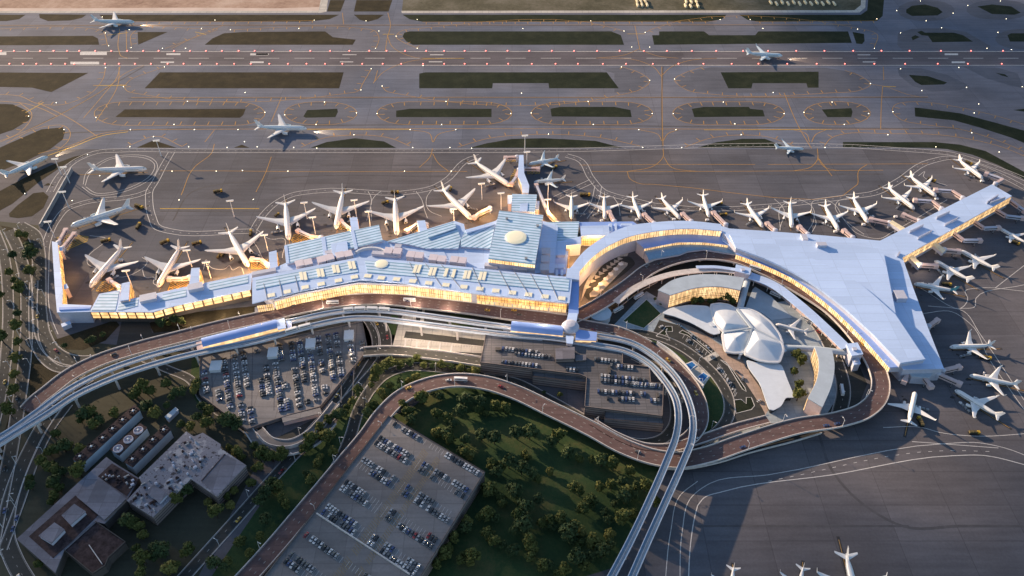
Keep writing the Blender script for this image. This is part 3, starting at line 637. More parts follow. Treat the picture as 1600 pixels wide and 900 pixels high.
# canopies of pale concrete inside the loop
def ribbon_thing(name, pts, z, w, t, m, label, cat, n=7):
    p = spline([G(u, v, z) for u, v in pts], n); mb = MB()
    mb.sweep(p, [(w/2, 0), (-w/2, 0), (-w/2, -t), (w/2, -t)])
    a = [q for q, d in even(p, 14, 5)]; r = thing(name, label, cat, p[0].xy.to_3d())
    mb.build('roof', m, r)
    for q in a:
        b = MB(); b.tube((q.x, q.y, 0), (q.x, q.y, z-t), .35); b.build('post', WHITEP, r)
    return r
ribbon_thing('curved_canopy', [(962,472),(990,451),(1020,437),(1050,428),(1085,423),(1120,421),(1150,424)], 9, 7, .7, CONC, 'long pale curved canopy along the inner edge of the loop road', 'canopy')
ribbon_thing('curved_canopy', [(1088,417),(1120,417),(1150,421)], 10.5, 4, .7, ROOF, 'short pale blue curved canopy just behind the white curved canopy', 'canopy')
ribbon_thing('station_canopy', [(1172,430),(1205,443),(1250,476),(1290,512),(1322,543)], 11, 10, .8, ROOF, 'blue stepped station canopy following the inside of the curved road', 'canopy')
wallrun('retaining_wall', [(1172,438),(1200,450),(1245,485),(1285,520),(1312,548)], 6, 1.2, WALLP, 'curved pinkish retaining wall below the blue stepped station canopy', 'wall')
wallrun('barrier_wall', [(1025,545),(1045,558),(1068,580),(1087,604),(1097,613)], 4.5, 1.4, WHITEP, 'white noise barrier curving between the departures road and the lawn', 'wall', z=5)
# ================================================================ buildings
def block(root, pts, z, m_roof, m_wall=None, z0=0.0, over=.0, slab=.7, name='roof', wname='wall', frame=None, par=0.0):
    """a volume: wall under a roof slab whose outline stands at height z"""
    q = ccw(P2(pts, z)); m_wall = m_wall or WALLB
    b = MB(); b.prism(inset(q, .35+over), z0, z-slab+.02, 0, bottom=False); b.build(wname, m_wall, root)
    b = MB(); b.prism(q, z-slab, z, 0)
    if frame is not None: o = b.build(name, m_roof, root, origin=q[0].to_3d(), rz=frame)
    else: o = b.build(name, m_roof, root)
    if par:
        b = MB(); loop = [p.to_3d() for p in q]; loop.append(loop[0])
        for a, c in zip(loop, loop[1:]):
            d = (c-a); L = d.length; rz = math.atan2(d.y, d.x); mid = (a+c)/2; nn = Vector((-d.y, d.x, 0)).normalized()
            b.box(mid+nn*.25+Vector((0, 0, z+par/2+.01)), (L, .4, par), rz)
        b.build('parapet', m_wall, root)
    return q
def ang(a, b, z):
    d = G(b[0], b[1], z)-G(a[0], a[1], z); return math.atan2(d.y, d.x)
def facade(root, pts, z, z0, z1, bay, m, zp=None, gap=.8, name='window', spl=0, proud=.15, mid=True, mull=True, out=1):
    """glazed bays along a wall line; each bay is a pane of its own with a transom"""
    w = [G(u, v, z if zp is None else zp) for u, v in pts]
    if spl: w = spline(w, spl)
    w = [Vector((p.x, p.y, 0)) for p in w]
    L = sum((b-a).length for a, b in zip(w, w[1:])); n = max(1, round(L/bay)); st = L/n
    pts_ = even(w, st-1e-4)
    for k in range(n):
        if k >= len(pts_): break
        a = pts_[k][0]; c = pts_[k+1][0] if k+1 < len(pts_) else w[-1]
        d = (c-a); l = d.length
        if l < .6: continue
        rz = math.atan2(d.y, d.x); nn = Vector((d.y, -d.x, 0)).normalized()*out
        b = MB()
        if mid:
            h = z1-z0; b.box((a+c)/2+nn*proud+Vector((0, 0, z0+h*.16)), (l-gap, .3, h*.26), rz); b.box((a+c)/2+nn*proud+Vector((0, 0, z0+h*.66)), (l-gap, .3, h*.62), rz)
        else: b.box((a+c)/2+nn*proud+Vector((0, 0, (z0+z1)/2)), (l-gap, .3, z1-z0), rz)
        h = z1-z0; cc = (a+c)/2+nn*(proud+.17); dd = d.normalized(); nm = (3 if l > 6 else 2) if mull else 0
        for j in range(1, nm+1): b.box(cc+dd*(l-gap)*(j/(nm+1)-.5)+Vector((0, 0, (z0+z1)/2)), (.42, .22, h), rz, 1)
        if mid: b.box(cc+Vector((0, 0, z0+h*.52)), (l-gap, .22, .4), rz, 1)
        b.build(name, [m, BRONZE], root)
def strips(root, pts, z, h, m, name='roof_unit', frame=None):
    q = ccw(P2(pts, z+h)); b = MB(); b.prism(q, z, z+h); return b.build(name, m, root)
def unit(root, u, v, z, sx, sy, h, m=None, rz=0.0, name='roof_unit', cap=True):
    p = G(u, v, z+h); b = MB(); b.box((p.x, p.y, z+h/2), (sx, sy, h), rz)
    if cap: b.box((p.x, p.y, z+h+.1), (sx+.5, sy+.5, .3), rz)
    return b.build(name, m or UNITM, root)
def skylight(root, u, v, z, sx, sy, rz=0.0, m=None):
    p = G(u, v, z+.5); b = MB(); b.box((p.x, p.y, z+.25), (sx+.7, sy+.7, .5), rz, 1); b.box((p.x, p.y, z+.55), (sx, sy, .3), rz, 0)
    if sx > 4: b.box((p.x, p.y, z+.73), (.3, sy, .08), rz, 1)
    return b.build('skylight', [m or CREAM, WHITEP], root)
# ---- main terminal -----------------------------------------------------------
TM = thing('airport_terminal', 'large central terminal with pale blue ribbed roofs, round skylight and golden glass front', 'terminal', G(640, 430))
sl = ang((448, 412), (598, 376), 18)
baseq = [(400,432),(448,410),(597,374),(605,377),(710,345),(725,350),(727,360),(774,345),(790,332),(852,346),(872,352),(866,426),(800,427),(762,420),(700,416),(560,403)]
block(TM, baseq, 16, ROOF, WALLB)
block(TM, [(445,383),(592,351),(598,376),(448,412)], 19, ROOFS, WALLB, frame=sl)
strips(TM, [(502,371),(508,370),(512,403),(506,405)], 19.02, .4, ROOF, 'roof_walkway'); strips(TM, [(548,361),(553,359),(559,388),(554,390)], 19.02, .4, ROOF, 'roof_walkway'); strips(TM, [(444,384),(449,383),(452,411),(447,412)], 19.02, .4, ROOF, 'roof_walkway')
strips(TM, [(517,381),(542,376),(545,398),(520,402)], 19.02, 1.2, ROOF, 'roof_platform')
s2 = ang((605, 377), (710, 345), 18)
block(TM, [(605,377),(710,346),(720,372),(716,388),(665,388),(640,382)], 18.2, ROOFS, WALLB, frame=s2)
block(TM, [(668,362),(707,349),(712,352),(712,356),(669,372)], 19.6, ROOFS, WALLB, frame=s2, z0=18)
s3 = ang((722, 372), (774, 345), 18)
block(TM, [(720,374),(727,360),(774,347),(766,388),(720,385)], 18.6, ROOFS, WALLB, frame=s3)
strips(TM, [(727,359),(773,346),(774,350),(729,364)], 18.7, 1.3, ROOF, 'roof_walkway')
for a in (((420,394),(432,391),(434,417),(421,421)), ((546,340),(558,339),(562,363),(550,366)), ((651,345),(664,344),(668,361),(656,364))):
    block(TM, a, 17, ROOF, WALLP, name='gate_roof', wname='gate_wall')
    facade(TM, [a[2], a[1]], 17, 5, 15, 8, ORANGE, gap=1.2)
# square hall with the round skylight
block(TM, [(780,329),(849,336),(836,413),(763,404)], 27, ROOFS, WALLB, frame=ang((763, 404), (836, 413), 27))
facade(TM, [(763,404),(836,413)], 27, 22.6, 26, 9, GOLD, gap=.3, mid=False)
p = G(806, 371, 27.5); b = MB(); b.lathe([(10.9, 27.0), (10.9, 27.7)], (p.x, p.y, 0), 40, 1); b.lathe([(10.3, 27.7), (9.4, 28.3), (7, 28.9), (3, 29.2), (.2, 29.25)], (p.x, p.y, 0), 40, 0); b.build('skylight', [CREAM, WHITEP], TM)
for u, v in ((840,352),(822,403),(792,341)): unit(TM, u, v, 27, 2.2, 2.2, 1.4, METAL)
# hall north of it and the finger pier
block(TM, [(800,303),(839,304),(836,331),(799,329)], 19, ROOFS, WALLB, frame=0.0)
strips(TM, [(813,318),(825,317),(824,330),(812,330)], 19.02, .5, ROOF, 'roof_platform')
block(TM, [(793,305),(800,305),(799,318),(793,318)], 12, ROOF, WALLP); block(TM, [(838,314),(843,314),(842,327),(837,327)], 12, ROOF, WALLP)
block(TM, [(811,242),(818,242),(819,270),(827,290),(826,301),(816,301),(815,288),(809,275)], 11, ROOF, WALLB)
facade(TM, [(810,276),(815,288),(816,300)], 11, 4, 9.5, 9, GOLDS)
# lower roofs to the east, with the warm court behind them
block(TM, [(850,347),(905,346),(901,381),(848,384)], 14, ROOFS, WALLB, frame=0.0); block(TM, [(866,379),(908,369),(908,381),(885,383),(884,398),(866,398)], 14.8, ROOF, WALLB)
block(TM, [(905,347),(989,346),(1002,355),(962,368.5),(908,369)], 13, ROOFD, WALLB); block(TM, [(907,353),(951,352),(953,367.6),(908,368.4)], 16, ROOF, WALLB, z0=12)
for a in ([(951,349),(956,349),(957,361),(952,361)], [(960,349),(964,349),(964,360),(961,360)], [(970,349),(988,349),(988,352),(970,352)], [(972,357),(990,356),(985,360),(972,361)]): strips(TM, a, 13, 2, ROOF, 'roof_unit')
facade(TM, [(909,369.5),(960,369.5)], 13, 2, 12, 9, ORANGE, gap=.5)
block(TM, [(862,392),(888,392),(884,428),(862,428)], 11, ROOFD, WALLB)
facade(TM, [(890,384),(887,424)], 11, 2, 10, 9, ORANGE, out=-1)
for a in ([(866,412),(883,412),(882,418),(866,418)],): strips(TM, a, 11, 2.4, ROOF)
for u, v in ((853,392),(852,404),(851,417)): unit(TM, u, v, 16, 8, 9, 4)
for a in ([(868,421),(872,421),(872,430),(868,430)], [(876,421),(880,421),(880,430),(876,430)]): strips(TM, a, 11, 1.5, ROOF)
# departures hall in front
fl = [(432,485),(470,474.5),(562,457.5),(640,461),(737,472.5),(745,474.5),(885,489)]
roofq = [(394,434),(560,402),(640,408),(700,414),(800,425),(894,433),(890,473),(740,458),(620,441),(562,437),(470,454.5),(394,474)]
north = P2(roofq[:6], 21); front = P2(fl, 8)
body = north+front[::-1]
b = MB(); b.prism(inset(ccw(body), .5), 0, 20.2, 0, bottom=False); b.build('wall', WALLB, TM)
b = MB(); q = ccw(P2(roofq, 22)); b.prism(q, 21.0, 22, 0); b.build('roof', ROOF, TM)
h1 = ang((394, 434), (560, 402), 22); h2 = ang((562, 402), (894, 433), 22)
for a, fr in (([(400,437.5),(470,424),(556,407),(560,425),(470,438),(400,452.5)], h1), ([(570,407),(640,411),(700,417),(800,428),(890,436),(888,455),(800,447),(700,436),(640,431),(574,426)], h2)):
    q = ccw(P2(a, 22.4)); b = MB(); b.prism(q, 22.02, 22.4, 0); b.build('roof_ribs', ROOFS, TM, origin=q[0].to_3d(), rz=fr)
p = G(596, 412, 23); b = MB(); b.lathe([(6.4, 22.4), (6.4, 23.0)], (p.x, p.y, 0), 36, 1); b.lathe([(5.9, 23.0), (5, 23.4), (2.4, 23.7), (.2, 23.8)], (p.x, p.y, 0), 36, 0); b.build('skylight', [CREAM, WHITEP], TM)
for u, v in ((474,431),(501,426),(525,420),(550,414),(652,420),(676,424),(697,425.5),(709,427),(730,429),(754,431)):
    a = h1 if u < 562 else h2
    for k in ((-3, 3) if u not in (697, 709) else (0,)):
        pp = G(u, v, 22.4); skylight(TM, u+k, v, 22.4, 2.6, 11.5, a)
for u, v in ((424,461),(449,455.5),(477,448.5),(502,443.5),(529,438),(554,432.5),(575,431),(596,434),(620,436),(645,439),(670,442),(697,445),(725,448),(750,451),(775,454),(801,457),(826,460),(852,463),(878,466)):
    skylight(TM, u, v, 22, 6.2, 4.6, h1 if u < 562 else h2)
for a, c in (((412,443),(418,470)), ((436,437),(442,464)), ((461,431),(467,455)), ((640,410),(655,443)), ((665,412),(690,447)), ((690,414),(720,450)), ((738,418),(755,456)), ((780,422),(800,460)), ((804,425),(828,463)), ((829,428),(850,466)), ((855,430),(872,468))):
    w = [G(a[0], a[1], 22.45), G(c[0], c[1], 22.45)]; b = MB(); b.sweep(w, [(.22, .3), (-.22, .3), (-.22, -.45), (.22, -.45)]); b.build('roof_seam', METAL, TM)
facade(TM, fl[:5], 0, 8.6, 18.5, 8.5, GOLD, zp=8, gap=.5)
facade(TM, fl[5:], 0, 12.5, 18.5, 11, ORANGE, zp=8, gap=.5)
facade(TM, fl[5:], 0, 8.5, 12, 16, GOLDS, zp=8, gap=1.2, mid=False)
facade(TM, [(404,489),(430,485.5)], 0, 9, 17, 8, GOLDS, zp=8)
b = MB(); q = ccw(P2([(398,500),(430,488),(472,477),(562,460),(640,463.5),(738,475),(886,491),(886,482),(740,462),(562,445),(398,480)], 8)); b.prism(q, 0, 7.9, 0); b.build('forecourt_slab', CONC, TM)
for u, v in ((468,411),(481,409),(502,405),(515,401.5),(531,398),(544,396),(607,391),(621,392),(642,397),(655,398.5),(677,402),(690,404),(710,405),(722,406.5)):
    unit(TM, u, v, 16, 7.5, 8.5, 5.5, rz=sl if u < 560 else h2)
for u, v, sx in ((514,393.5,7),(602,396,26),(768,414,13),(813,419,13),(412,424,22),(622,384,6)): unit(TM, u, v, 16, sx, 4.5, 3.2, WALLB, rz=h1 if u < 560 else h2)
c0 = G(580, 397, 16); b = MB(); b.sweep([c0+Vector((15*math.cos(t), 10*math.sin(t)-3, 0)) for t in [math.pi*(.08+.84*k/16) for k in range(17)]], [(.8, 3.2), (-.8, 3.2), (-.8, 0), (.8, 0)]); b.build('roof_screen', WHITEP, TM)
strips(TM, [(652,386),(690,385),(700,405),(668,400)], 16.02, .5, ROOF, 'roof_platform')
# west concourse and pier
WC = thing('concourse', 'low western concourse with ribbed blue roof and a long row of golden windows', 'terminal', G(240, 480))
wr = [(140,487),(155,459),(188,453),(187,470),(220,464),(280,450),(394,426.5),(392,452),(270,478.5),(238,487.5)]
w1 = ang((270, 478), (392, 452), 16)
q = ccw(P2(wr, 16)); b = MB(); b.prism(q, 15.2, 16, 0); b.build('roof', ROOF, WC)
b = MB(); b.prism(inset(q, .8), 6.5, 15.25, 0); b.build('wall', BRONZE, WC)
b = MB(); b.prism(inset(q, 4), 0, 6.6, 0, bottom=False); b.build('base_wall', WALLD, WC)
for a, fr in (([(143,485),(157,460.5),(186,455),(183,472),(180,485.5)], 0.0), ([(183,484),(187,473),(216,467),(215,478),(190,484.5)], w1), ([(250,471),(255,460),(291,452),(291,463)], w1), ([(327,454),(327,442),(388,430),(388,442)], w1)):
    q = ccw(P2(a, 16.3)); b = MB(); b.prism(q, 16.02, 16.3, 0); b.build('roof_ribs', ROOFS, WC, origin=q[0].to_3d(), rz=fr)
facade(WC, [(140,487),(238,487.5)], 16, 7.6, 14.6, 8.2, GOLD, gap=1.5, proud=-.55, mull=False)
facade(WC, [(238.5,487.5),(270,478.5),(391,452)], 16, 7.6, 14.6, 8.6, GOLD, gap=1.5, proud=-.55, mull=False)
for a in ([(190,443),(203,440),(201,468),(187,470)], [(299,419),(312,418),(311,449),(294,453)]):
    block(WC, a, 19, ROOF, WALLP, name='gate_roof', wname='gate_wall'); facade(WC, [a[2], a[1]], 19, 6, 17, 9, ORANGE, gap=1.2)
unit(WC, 231, 464, 16, 14, 9, 3.4, WALLB, w1); unit(WC, 305, 447, 16, 13, 8, 4, WALLB, w1)
WP = thing('pier', 'narrow L-shaped pier with a pale blue roof at the western end', 'terminal', G(92, 430))
block(WP, [(81,377),(90,379),(98,455),(97,475),(143,477),(140,487),(89,488),(86,455)], 14, ROOF, WALLB)
facade(WP, [(97,474),(98,455),(90,380)], 14, 3, 12.5, 13, ORANGE, gap=1.4)
for a in ([(92,386),(97,386),(98,391),(92,392)], [(99,445),(104,443),(107,449),(100,452)]): block(WP, a, 12, ROOF, WALLP, name='gate_roof', wname='gate_wall')
strips(WP, [(92,480),(141,479),(141,482),(92,484)], 14.02, .9, ROOFD, 'roof_walkway')
AN = thing('shed', 'small pale apron shed south of the L-shaped western pier', 'shed', G(103, 508))
block(AN, [(95,506),(109,501),(111,505),(97,511)], 5, ROOF, WALLB)
# ---- curved terminal ---------------------------------------------------------
T5 = thing('curved_terminal', 'crescent terminal with smooth pale blue roof and Y-shaped pier on the right', 'terminal', G(1250, 420))
def bandpoly(o, i): return o+i[::-1]
def curve(pts, n=5, z=0): 
    s = spline([Vector((a, b, 0)) for a, b in pts], n); return [(q.x, q.y) for q in s]
ao = curve([(889,421),(912,393),(937,374),(975,355),(1025,347),(1075,345),(1127,350)]); ai = curve([(906,423),(930,398),(973,373),(1025,361),(1075,357),(1127,360.5)])
block(T5, bandpoly(ao, ai), 22, ROOF, WALLB, over=.3)
facade(T5, ai, 22, 14.5, 21, 10, GOLDS, gap=.15, proud=-.45, mid=False)
block(T5, [(886,419),(906,420),(905,437),(884,434)], 22.4, ROOF, WALLB)
low = [(1127,353),(1140,357),(1200,361),(1290,368),(1375,376),(1550,288),(1581,306),(1410,402),(1427,450),(1450,512),(1475,576),(1412,577)]+curve([(1362,524),(1312,479),(1250,434),(1200,409),(1150,390),(1128,376)])
block(T5, low, 15, ROOF, WALLB, over=.2)
facade(T5, [(1410,402),(1581,306)], 15, 5, 13.6, 9, GOLDS, gap=.9)
up = [(1129,362),(1200,373),(1281,377),(1378,389),(1382,400),(1400,491),(1446,561),(1407,567)]+curve([(1362,520),(1312,475),(1250,431),(1200,406),(1150,387)])
block(T5, up, 20.5, ROOF, WALLB, z0=14)
ridge = curve([(1140,366),(1200,378),(1270,404),(1340,441),(1399,491)])
w = [G(a, c, 20) for a, c in ridge]; b = MB()
up3 = ridge+[(1446,561),(1407,567)]+curve([(1362,520),(1312,475),(1250,431),(1200,406),(1150,387)])
b.prism(ccw(P2(up3, 22.5)), 20.52, 22.5, 0); b.build('roof', ROOF, T5)
c_o = curve([(1150,389),(1200,409),(1250,434),(1312,479),(1362,524),(1411,573)]); c_i = curve([(1150,397),(1190,412),(1237,434),(1292,474),(1342,521),(1390,574)])
block(T5, bandpoly(c_o, c_i), 14.6, ROOFD, WALLB, z0=8, over=.2, name='canopy')
facade(T5, c_i, 14.6, 8.6, 13.8, 8, GOLD, gap=.12, proud=-.4, mid=False, out=1)
wi = curve([(1407,569),(1362,522.5),(1312,477.5),(1250,432.5),(1200,407.5),(1150,388.5)]); w = [G(a, c, 17) for a, c in wi]
b = MB(); b.sweep(w, [(.4, 1.5), (0, 1.5), (0, -1), (.4, -1)]); b.build('roof_edge', WALLP, T5)
block(T5, [(994,377),(1025,370),(1056,365),(1100,362),(1160,367),(1150,384),(1100,378),(1059,378),(1007,388)], 14, ROOFD, WALLB, name='canopy')
facade(T5, curve([(1007,388),(1059,378.5),(1100,378.5),(1150,384.5)]), 14, 10.8, 13.3, 9, GOLDS, gap=.2, mid=False, proud=.0)
block(T5, [(1007,391),(1059,382),(1100,381),(1150,388),(1150,397),(1100,389),(1075,392),(1063,397),(1014,406)], 10.5, ROOFT, WALLB, name='canopy')
for a in ([(1464,339),(1484,330),(1497,340),(1477,350)], [(1422,361),(1443,351),(1456,360),(1435,371)], [(1543,315),(1560,304),(1571,308),(1548,316)]):
    q = P2(a, 18); b = MB()
    for s, e in ((q[0], q[1]), (q[3], q[2])):
        d = e-s; mid = (s+e)/2; b.box((mid.x, mid.y, 16.7), (d.length, .8, 3.3), math.atan2(d.y, d.x))
    b.build('roof_screen', WALLB, T5)
unit(T5, 1284, 381, 20.5, 9, 5, 3.2, WALLB); unit(T5, 1407, 460, 15, 9, 11, 5, WALLB); unit(T5, 1257, 370, 15, 5, 9, 3, WALLB); unit(T5, 1404, 397, 15, 1, 8, 1.5, WALLB, -.6)
for u, v in ((1420,540),(1440,585),(1424,583)): pass
block(T5, [(1416,577),(1444,573),(1462,578),(1452,590),(1425,588)], 9, FLAT, WALLB)
# taxi court in the crescent
FC = thing('arrivals_court', 'oval bus court with pale paving, dark lanes and toothed kerb inside the crescent', 'bus station', G(950, 430))
q = ccw(P2(curve([(912,462),(922,440),(945,412),(965,402),(985,402),(992,412),(985,420),(960,440),(935,462),(920,470)]), 0)); b = MB(); b.prism(q, -.1, .16, 0); b.build('lane', ROADM, FC)
o_ = P2(curve([(908,470),(914,445),(935,415),(960,398),(982,395)]), .3); i_ = P2(curve([(916,452),(925,437),(944,412),(962,402),(980,400)]), .3)
b = MB(); b.prism(ccw(o_+i_[::-1]), -.1, .42, 0); b.build('pavement', PAVEW, FC)
q = ccw(P2([(921,459),(971,408),(981,411),(980,415),(932,463),(922,464)], .4)); b = MB(); b.prism(q, -.1, .46, 0); b.build('island', PAVEW, FC)
for k in range(6):
    t = k/5; pp = G(931+(970-931)*t, 452+(413-452)*t, 3); b = MB(); b.tube((pp.x, pp.y, .46), (pp.x, pp.y, 3.2), .15); b.lathe([(.3, 3.2), (2.6, 3.5), (2.5, 3.7), (.2, 4.0)], (pp.x, pp.y, 0), 12); b.build('shelter', WHITEP, FC)
for k in range(9):
    t = k/8; pp = G(918+(968-918)*t**.9, 448+(404-448)*t**.75, .4); b = MB(); b.lathe([(3.6, -.1), (3.6, .44)], (pp.x, pp.y, 0), 3); b.build('kerb_tooth', PAVEW, FC)
# ---- skybridge, monorail stations --------------------------------------------
SB = thing('skybridge', 'blue enclosed footbridge with a round white drum at its station end', 'bridge', G(897, 470))
block(SB, [(890,435),(905,437),(904,490),(888,489)], 19, ROOFD, WALLB, z0=11)
block(SB, [(888,489),(903,489),(900,505),(884,505)], 19.5, ROOF, WALLB, z0=11)
p = G(891, 513, 16); b = MB(); b.lathe([(6.8, 0), (6.8, 15), (7.8, 16.5), (7.8, 18.5), (6.6, 20.5), (4, 21.7), (.3, 22.1)], (p.x, p.y, 0), 32); b.build('drum', WALLB, SB, smooth=False)
S2 = thing('monorail_station', 'monorail station with barrel blue roof beside the round drum and grey garage', 'station', G(840, 520))
def barrel(root, a, c, z, w, h, m, m2):
    A, B = G(a[0], a[1], z), G(c[0], c[1], z); d = (B-A); d.z = 0; L = d.length; d.normalize(); nn = Vector((-d.y, d.x, 0)); b = MB(); n = 14
    prof = [(w/2*math.cos(math.pi*k/n), h*math.sin(math.pi*k/n)) for k in range(n+1)]
    path = [Vector((A.x, A.y, z)), Vector((B.x, B.y, z))]
    b.sweep(path, prof); b.build('roof', m, root)
    b = MB(); b.sweep([p_+Vector((0, 0, -.02)) for p_ in path], [(w/2-.3, 0), (-w/2+.3, 0), (-w/2+.3, -3.6), (w/2-.3, -3.6)]); b.build('glazed_side', m2, root)
    for k in range(int(L//18)+1):
        q = A+d*min(L-2, 4+18*k); b = MB(); b.box((q.x, q.y, (z-3.6)/2), (1.6, w*.5, z-3.6), math.atan2(d.y, d.x)); b.build('pier', CONC, root)
    b = MB(); b.box(((A+B)/2+Vector((0, 0, -4.4))), (L+2, w+1.5, 1.4), math.atan2(d.y, d.x)); b.build('platform', CONC, root)
barrel(S2, (799,510), (880,518), 15.5, 11, 4.2, ROOFD, GOLDS)
block(S2, [(900,514),(933,519),(932,532),(899,531)], 17, ROOFD, GOLDS, z0=10)
block(S2, [(786,506),(799,508),(799,516),(786,514)], 13, ROOF, WALLB, z0=10); block(S2, [(884,524),(897,525),(895,537),(885,536)], 17, ROOF, WALLB, z0=10)
S1 = thing('monorail_station', 'monorail station with long blue roof left of the slanted car park', 'station', G(380, 520))
barrel(S1, (316,536), (433,506.5), 16, 10.5, 3.4, ROOFD, GOLDS)
block(S1, [(431,500),(444,497),(447,512),(434,515)], 18, ROOF, GOLDS, z0=10); block(S1, [(447,502),(455,501),(456,511),(449,513)], 15, ROOFD, WALLP, z0=10); block(S1, [(306,534),(316,532),(318,545),(308,547)], 14.5, WALLP, WALLP, z0=9)
GW = []
def guideway(label, pts, z, w=4.6):
    path = spline([G(p[0], p[1], z) for p in pts], 9)
    r = thing('monorail_guideway', label, 'guideway', (path[0].x, path[0].y, 0)); GW.append(path)
    b = MB(); b.sweep(path, [(w/2, 0), (-w/2, 0), (-w/2+.4, -1.9), (w/2-.4, -1.9)]); b.build('deck', ROOFT, r)
    for s in (1, -1):
        b = MB(); a, c = sorted((s*(w/2-.1), s*(w/2+.4))); b.sweep(path, [(c, 1.0), (a, 1.0), (a, -1.2), (c, -1.2)]); b.build('parapet', CONCB, r)
        b = MB(); b.sweep(path, [(s*.9+.18, .35), (s*.9-.18, .35), (s*.9-.18, .0), (s*.9+.18, .0)], closed=True); b.build('rail', METAL, r)
    b = MB(); b.sweep(path, [(.3, .22), (-.3, .22), (-.3, .0), (.3, .0)]); b.build('walkway', CONC, r)
    for p, d in even(path, 33, 10):
        rz = math.atan2(d.y, d.x); b = MB(); b.box((p.x, p.y, z-2.5), (1.8, w+.6, 1.2), rz, taper=1.0); b.tube((p.x, p.y, 0), (p.x, p.y, z-3.1), 1.0, 1.0, 10); b.build('pier', CONC, r)
    return path
g1 = guideway('inner monorail guideway on piers passing the terminal side of both stations', [(-30,700),(12,676),(62,641),(105,610),(150,586),(225,558),(305,537),(380,518),(455,502),(525,487.5),(570,484),(610,486),(650,491),(725,501.5),(785,510),(860,519),(935,525),(987,536),(1028,561),(1060,595),(1077,630),(1083,660),(1080,690),(1069,718),(1037,790),(1010,850),(975,930)], 14)
g2 = guideway('outer monorail guideway on piers passing the car park side of both stations', [(-30,712),(20,680),(75,646),(118,618),(162,597),(262,563),(320,549),(400,533),(487,509),(550,497.5),(590,498),(625,502),(725,514.5),(795,523),(870,530),(935,540),(975,548),(1012,567),(1040,597),(1055,622),(1060,650),(1056,682),(1043,717),(1018,775),(985,845),(940,930)], 14)
def train(label, path, u0, u1, cars, z=14):
    pe = even(path, 1.0); proj = [(abs(Pix(p)[0]-u0), i) for i, (p, d) in enumerate(pe) if p.y > 500]
    i0 = min(proj)[1]; i1 = min((abs(Pix(p)[0]-u1), i) for i, (p, d) in enumerate(pe) if p.y > 500)[1]
    i0, i1 = sorted((i0, i1)); n = (i1-i0)/cars; r = thing('train', label, 'train', pe[(i0+i1)//2][0])
    for k in range(cars):
        a = pe[int(i0+n*k)][0]; c = pe[int(i0+n*(k+1))-1][0]; d = c-a; rz = math.atan2(d.y, d.x); m = (a+c)/2
        b = MB(); b.box((m.x, m.y, m.z+1.9), (d.length-.5, 2.9, 2.6), rz); b.box((m.x, m.y, m.z+3.35), (d.length-1.5, 2.3, .35), rz); b.box((m.x, m.y, m.z+.5), (d.length-2, 2.2, .5), rz)
        cbox = b.build('carriage', WHITEP, r)
        b = MB(); b.box((m.x, m.y, m.z+2.2), (d.length-2, 2.96, .9), rz); b.build('window_band', GLASS, cbox)
def Pix(p):
    d = p-Vector((0, 0, CH)); x = d.x; y = d.y*SIN+d.z*COS; zz = d.y*COS-d.z*SIN
    return 800+FPX*x/zz, 450-FPX*y/zz
train('white monorail train on the inner guideway below the terminal front', g1, 536, 610, 4)
train('short white monorail train on the outer guideway leaving the western station', g2, 446, 488, 2)
# ---- hotel wings and shell hall ----------------------------------------------
def hotel(label, outer, inner, z, face_pts, name='hotel_wing', end1=None):
    r = thing(name, label, 'hotel', G(*inner[len(inner)//2]))
    o_, i_ = curve(outer, 6), curve(inner, 6)
    block(r, o_+i_[::-1], z, FLAT, WALLP)
    return r, i_
HW1, i_ = hotel('curved hotel wing with golden window wall north of the white shell hall', [(1028,453),(1050,438),(1075,431),(1125,429),(1163,434)], [(1047,461),(1087,449.5),(1125,447.5),(1157,453)], 18, None)
facade(HW1, i_, 18, 2.5, 17, 4.5, GOLDS, gap=.5)
HW2, i_ = hotel('curved hotel wing with golden inner face south-east of the white shell hall', [(1300,545),(1304,570),(1300,600),(1285,636)], [(1273,542),(1279,562),(1277,590),(1262,622)], 18, None)
facade(HW2, i_, 18, 2.5, 17, 4.5, GOLDS, gap=.5, out=1)
facade(HW2, i_, 18, 2.5, 17, 4.5, GOLDS, gap=.5, out=-1)
TW = thing('shell_hall', 'white concrete hall of four curved shell roofs with two low sweeping wings', 'hall', G(1165, 520))
def chaikin(p, k=3):
    for _ in range(k):
        p = [x for i in range(len(p)) for x in (p[i].lerp(p[(i+1) % len(p)], .13), p[i].lerp(p[(i+1) % len(p)], .87))]
    return p
def shell(poly, apex, zb, peak):
    """a thin concrete shell: folds run from a high point to the scalloped edge, with an upturned rim"""
    q = chaikin([x.to_3d()+Vector((0, 0, zb)) for x in inset(P2(poly, zb), -.9)]); n = len(q); c = G(apex[0], apex[1], zb+peak); c.z = zb; b = MB(); K = 9; rings = []
    for k in range(1, K+1):
        t = k/K; rings.append([Vector((c.x+(p.x-c.x)*t, c.y+(p.y-c.y)*t, zb+peak*(1-t**1.25))) for p in q])
    b.v.append((c.x, c.y, zb+peak))
    for rr in rings: b.v += [tuple(p) for p in rr]
    for a in range(n): b.f.append((0, 1+a, 1+(a+1) % n)); b.m.append(0)
    for k in range(K-1):
        for a in range(n):
            e = (a+1) % n; b.f.append((1+k*n+a, 1+(k+1)*n+a, 1+(k+1)*n+e, 1+k*n+e)); b.m.append(0)
    s_ = b.build('shell', SHELL, TW, smooth=True)
    loop = q+[q[0]]; b = MB(); b.sweep(loop, [(.9, .75), (-.7, .55), (-.7, -.8), (.9, -.8)]); b.build('rim', WHITEP, s_)
    w = MB(); w.prism(inset([p.to_2d() for p in q], 3.2), 0, zb-.3, 0, bottom=False); w.build('glass_wall', GLASS, TW)
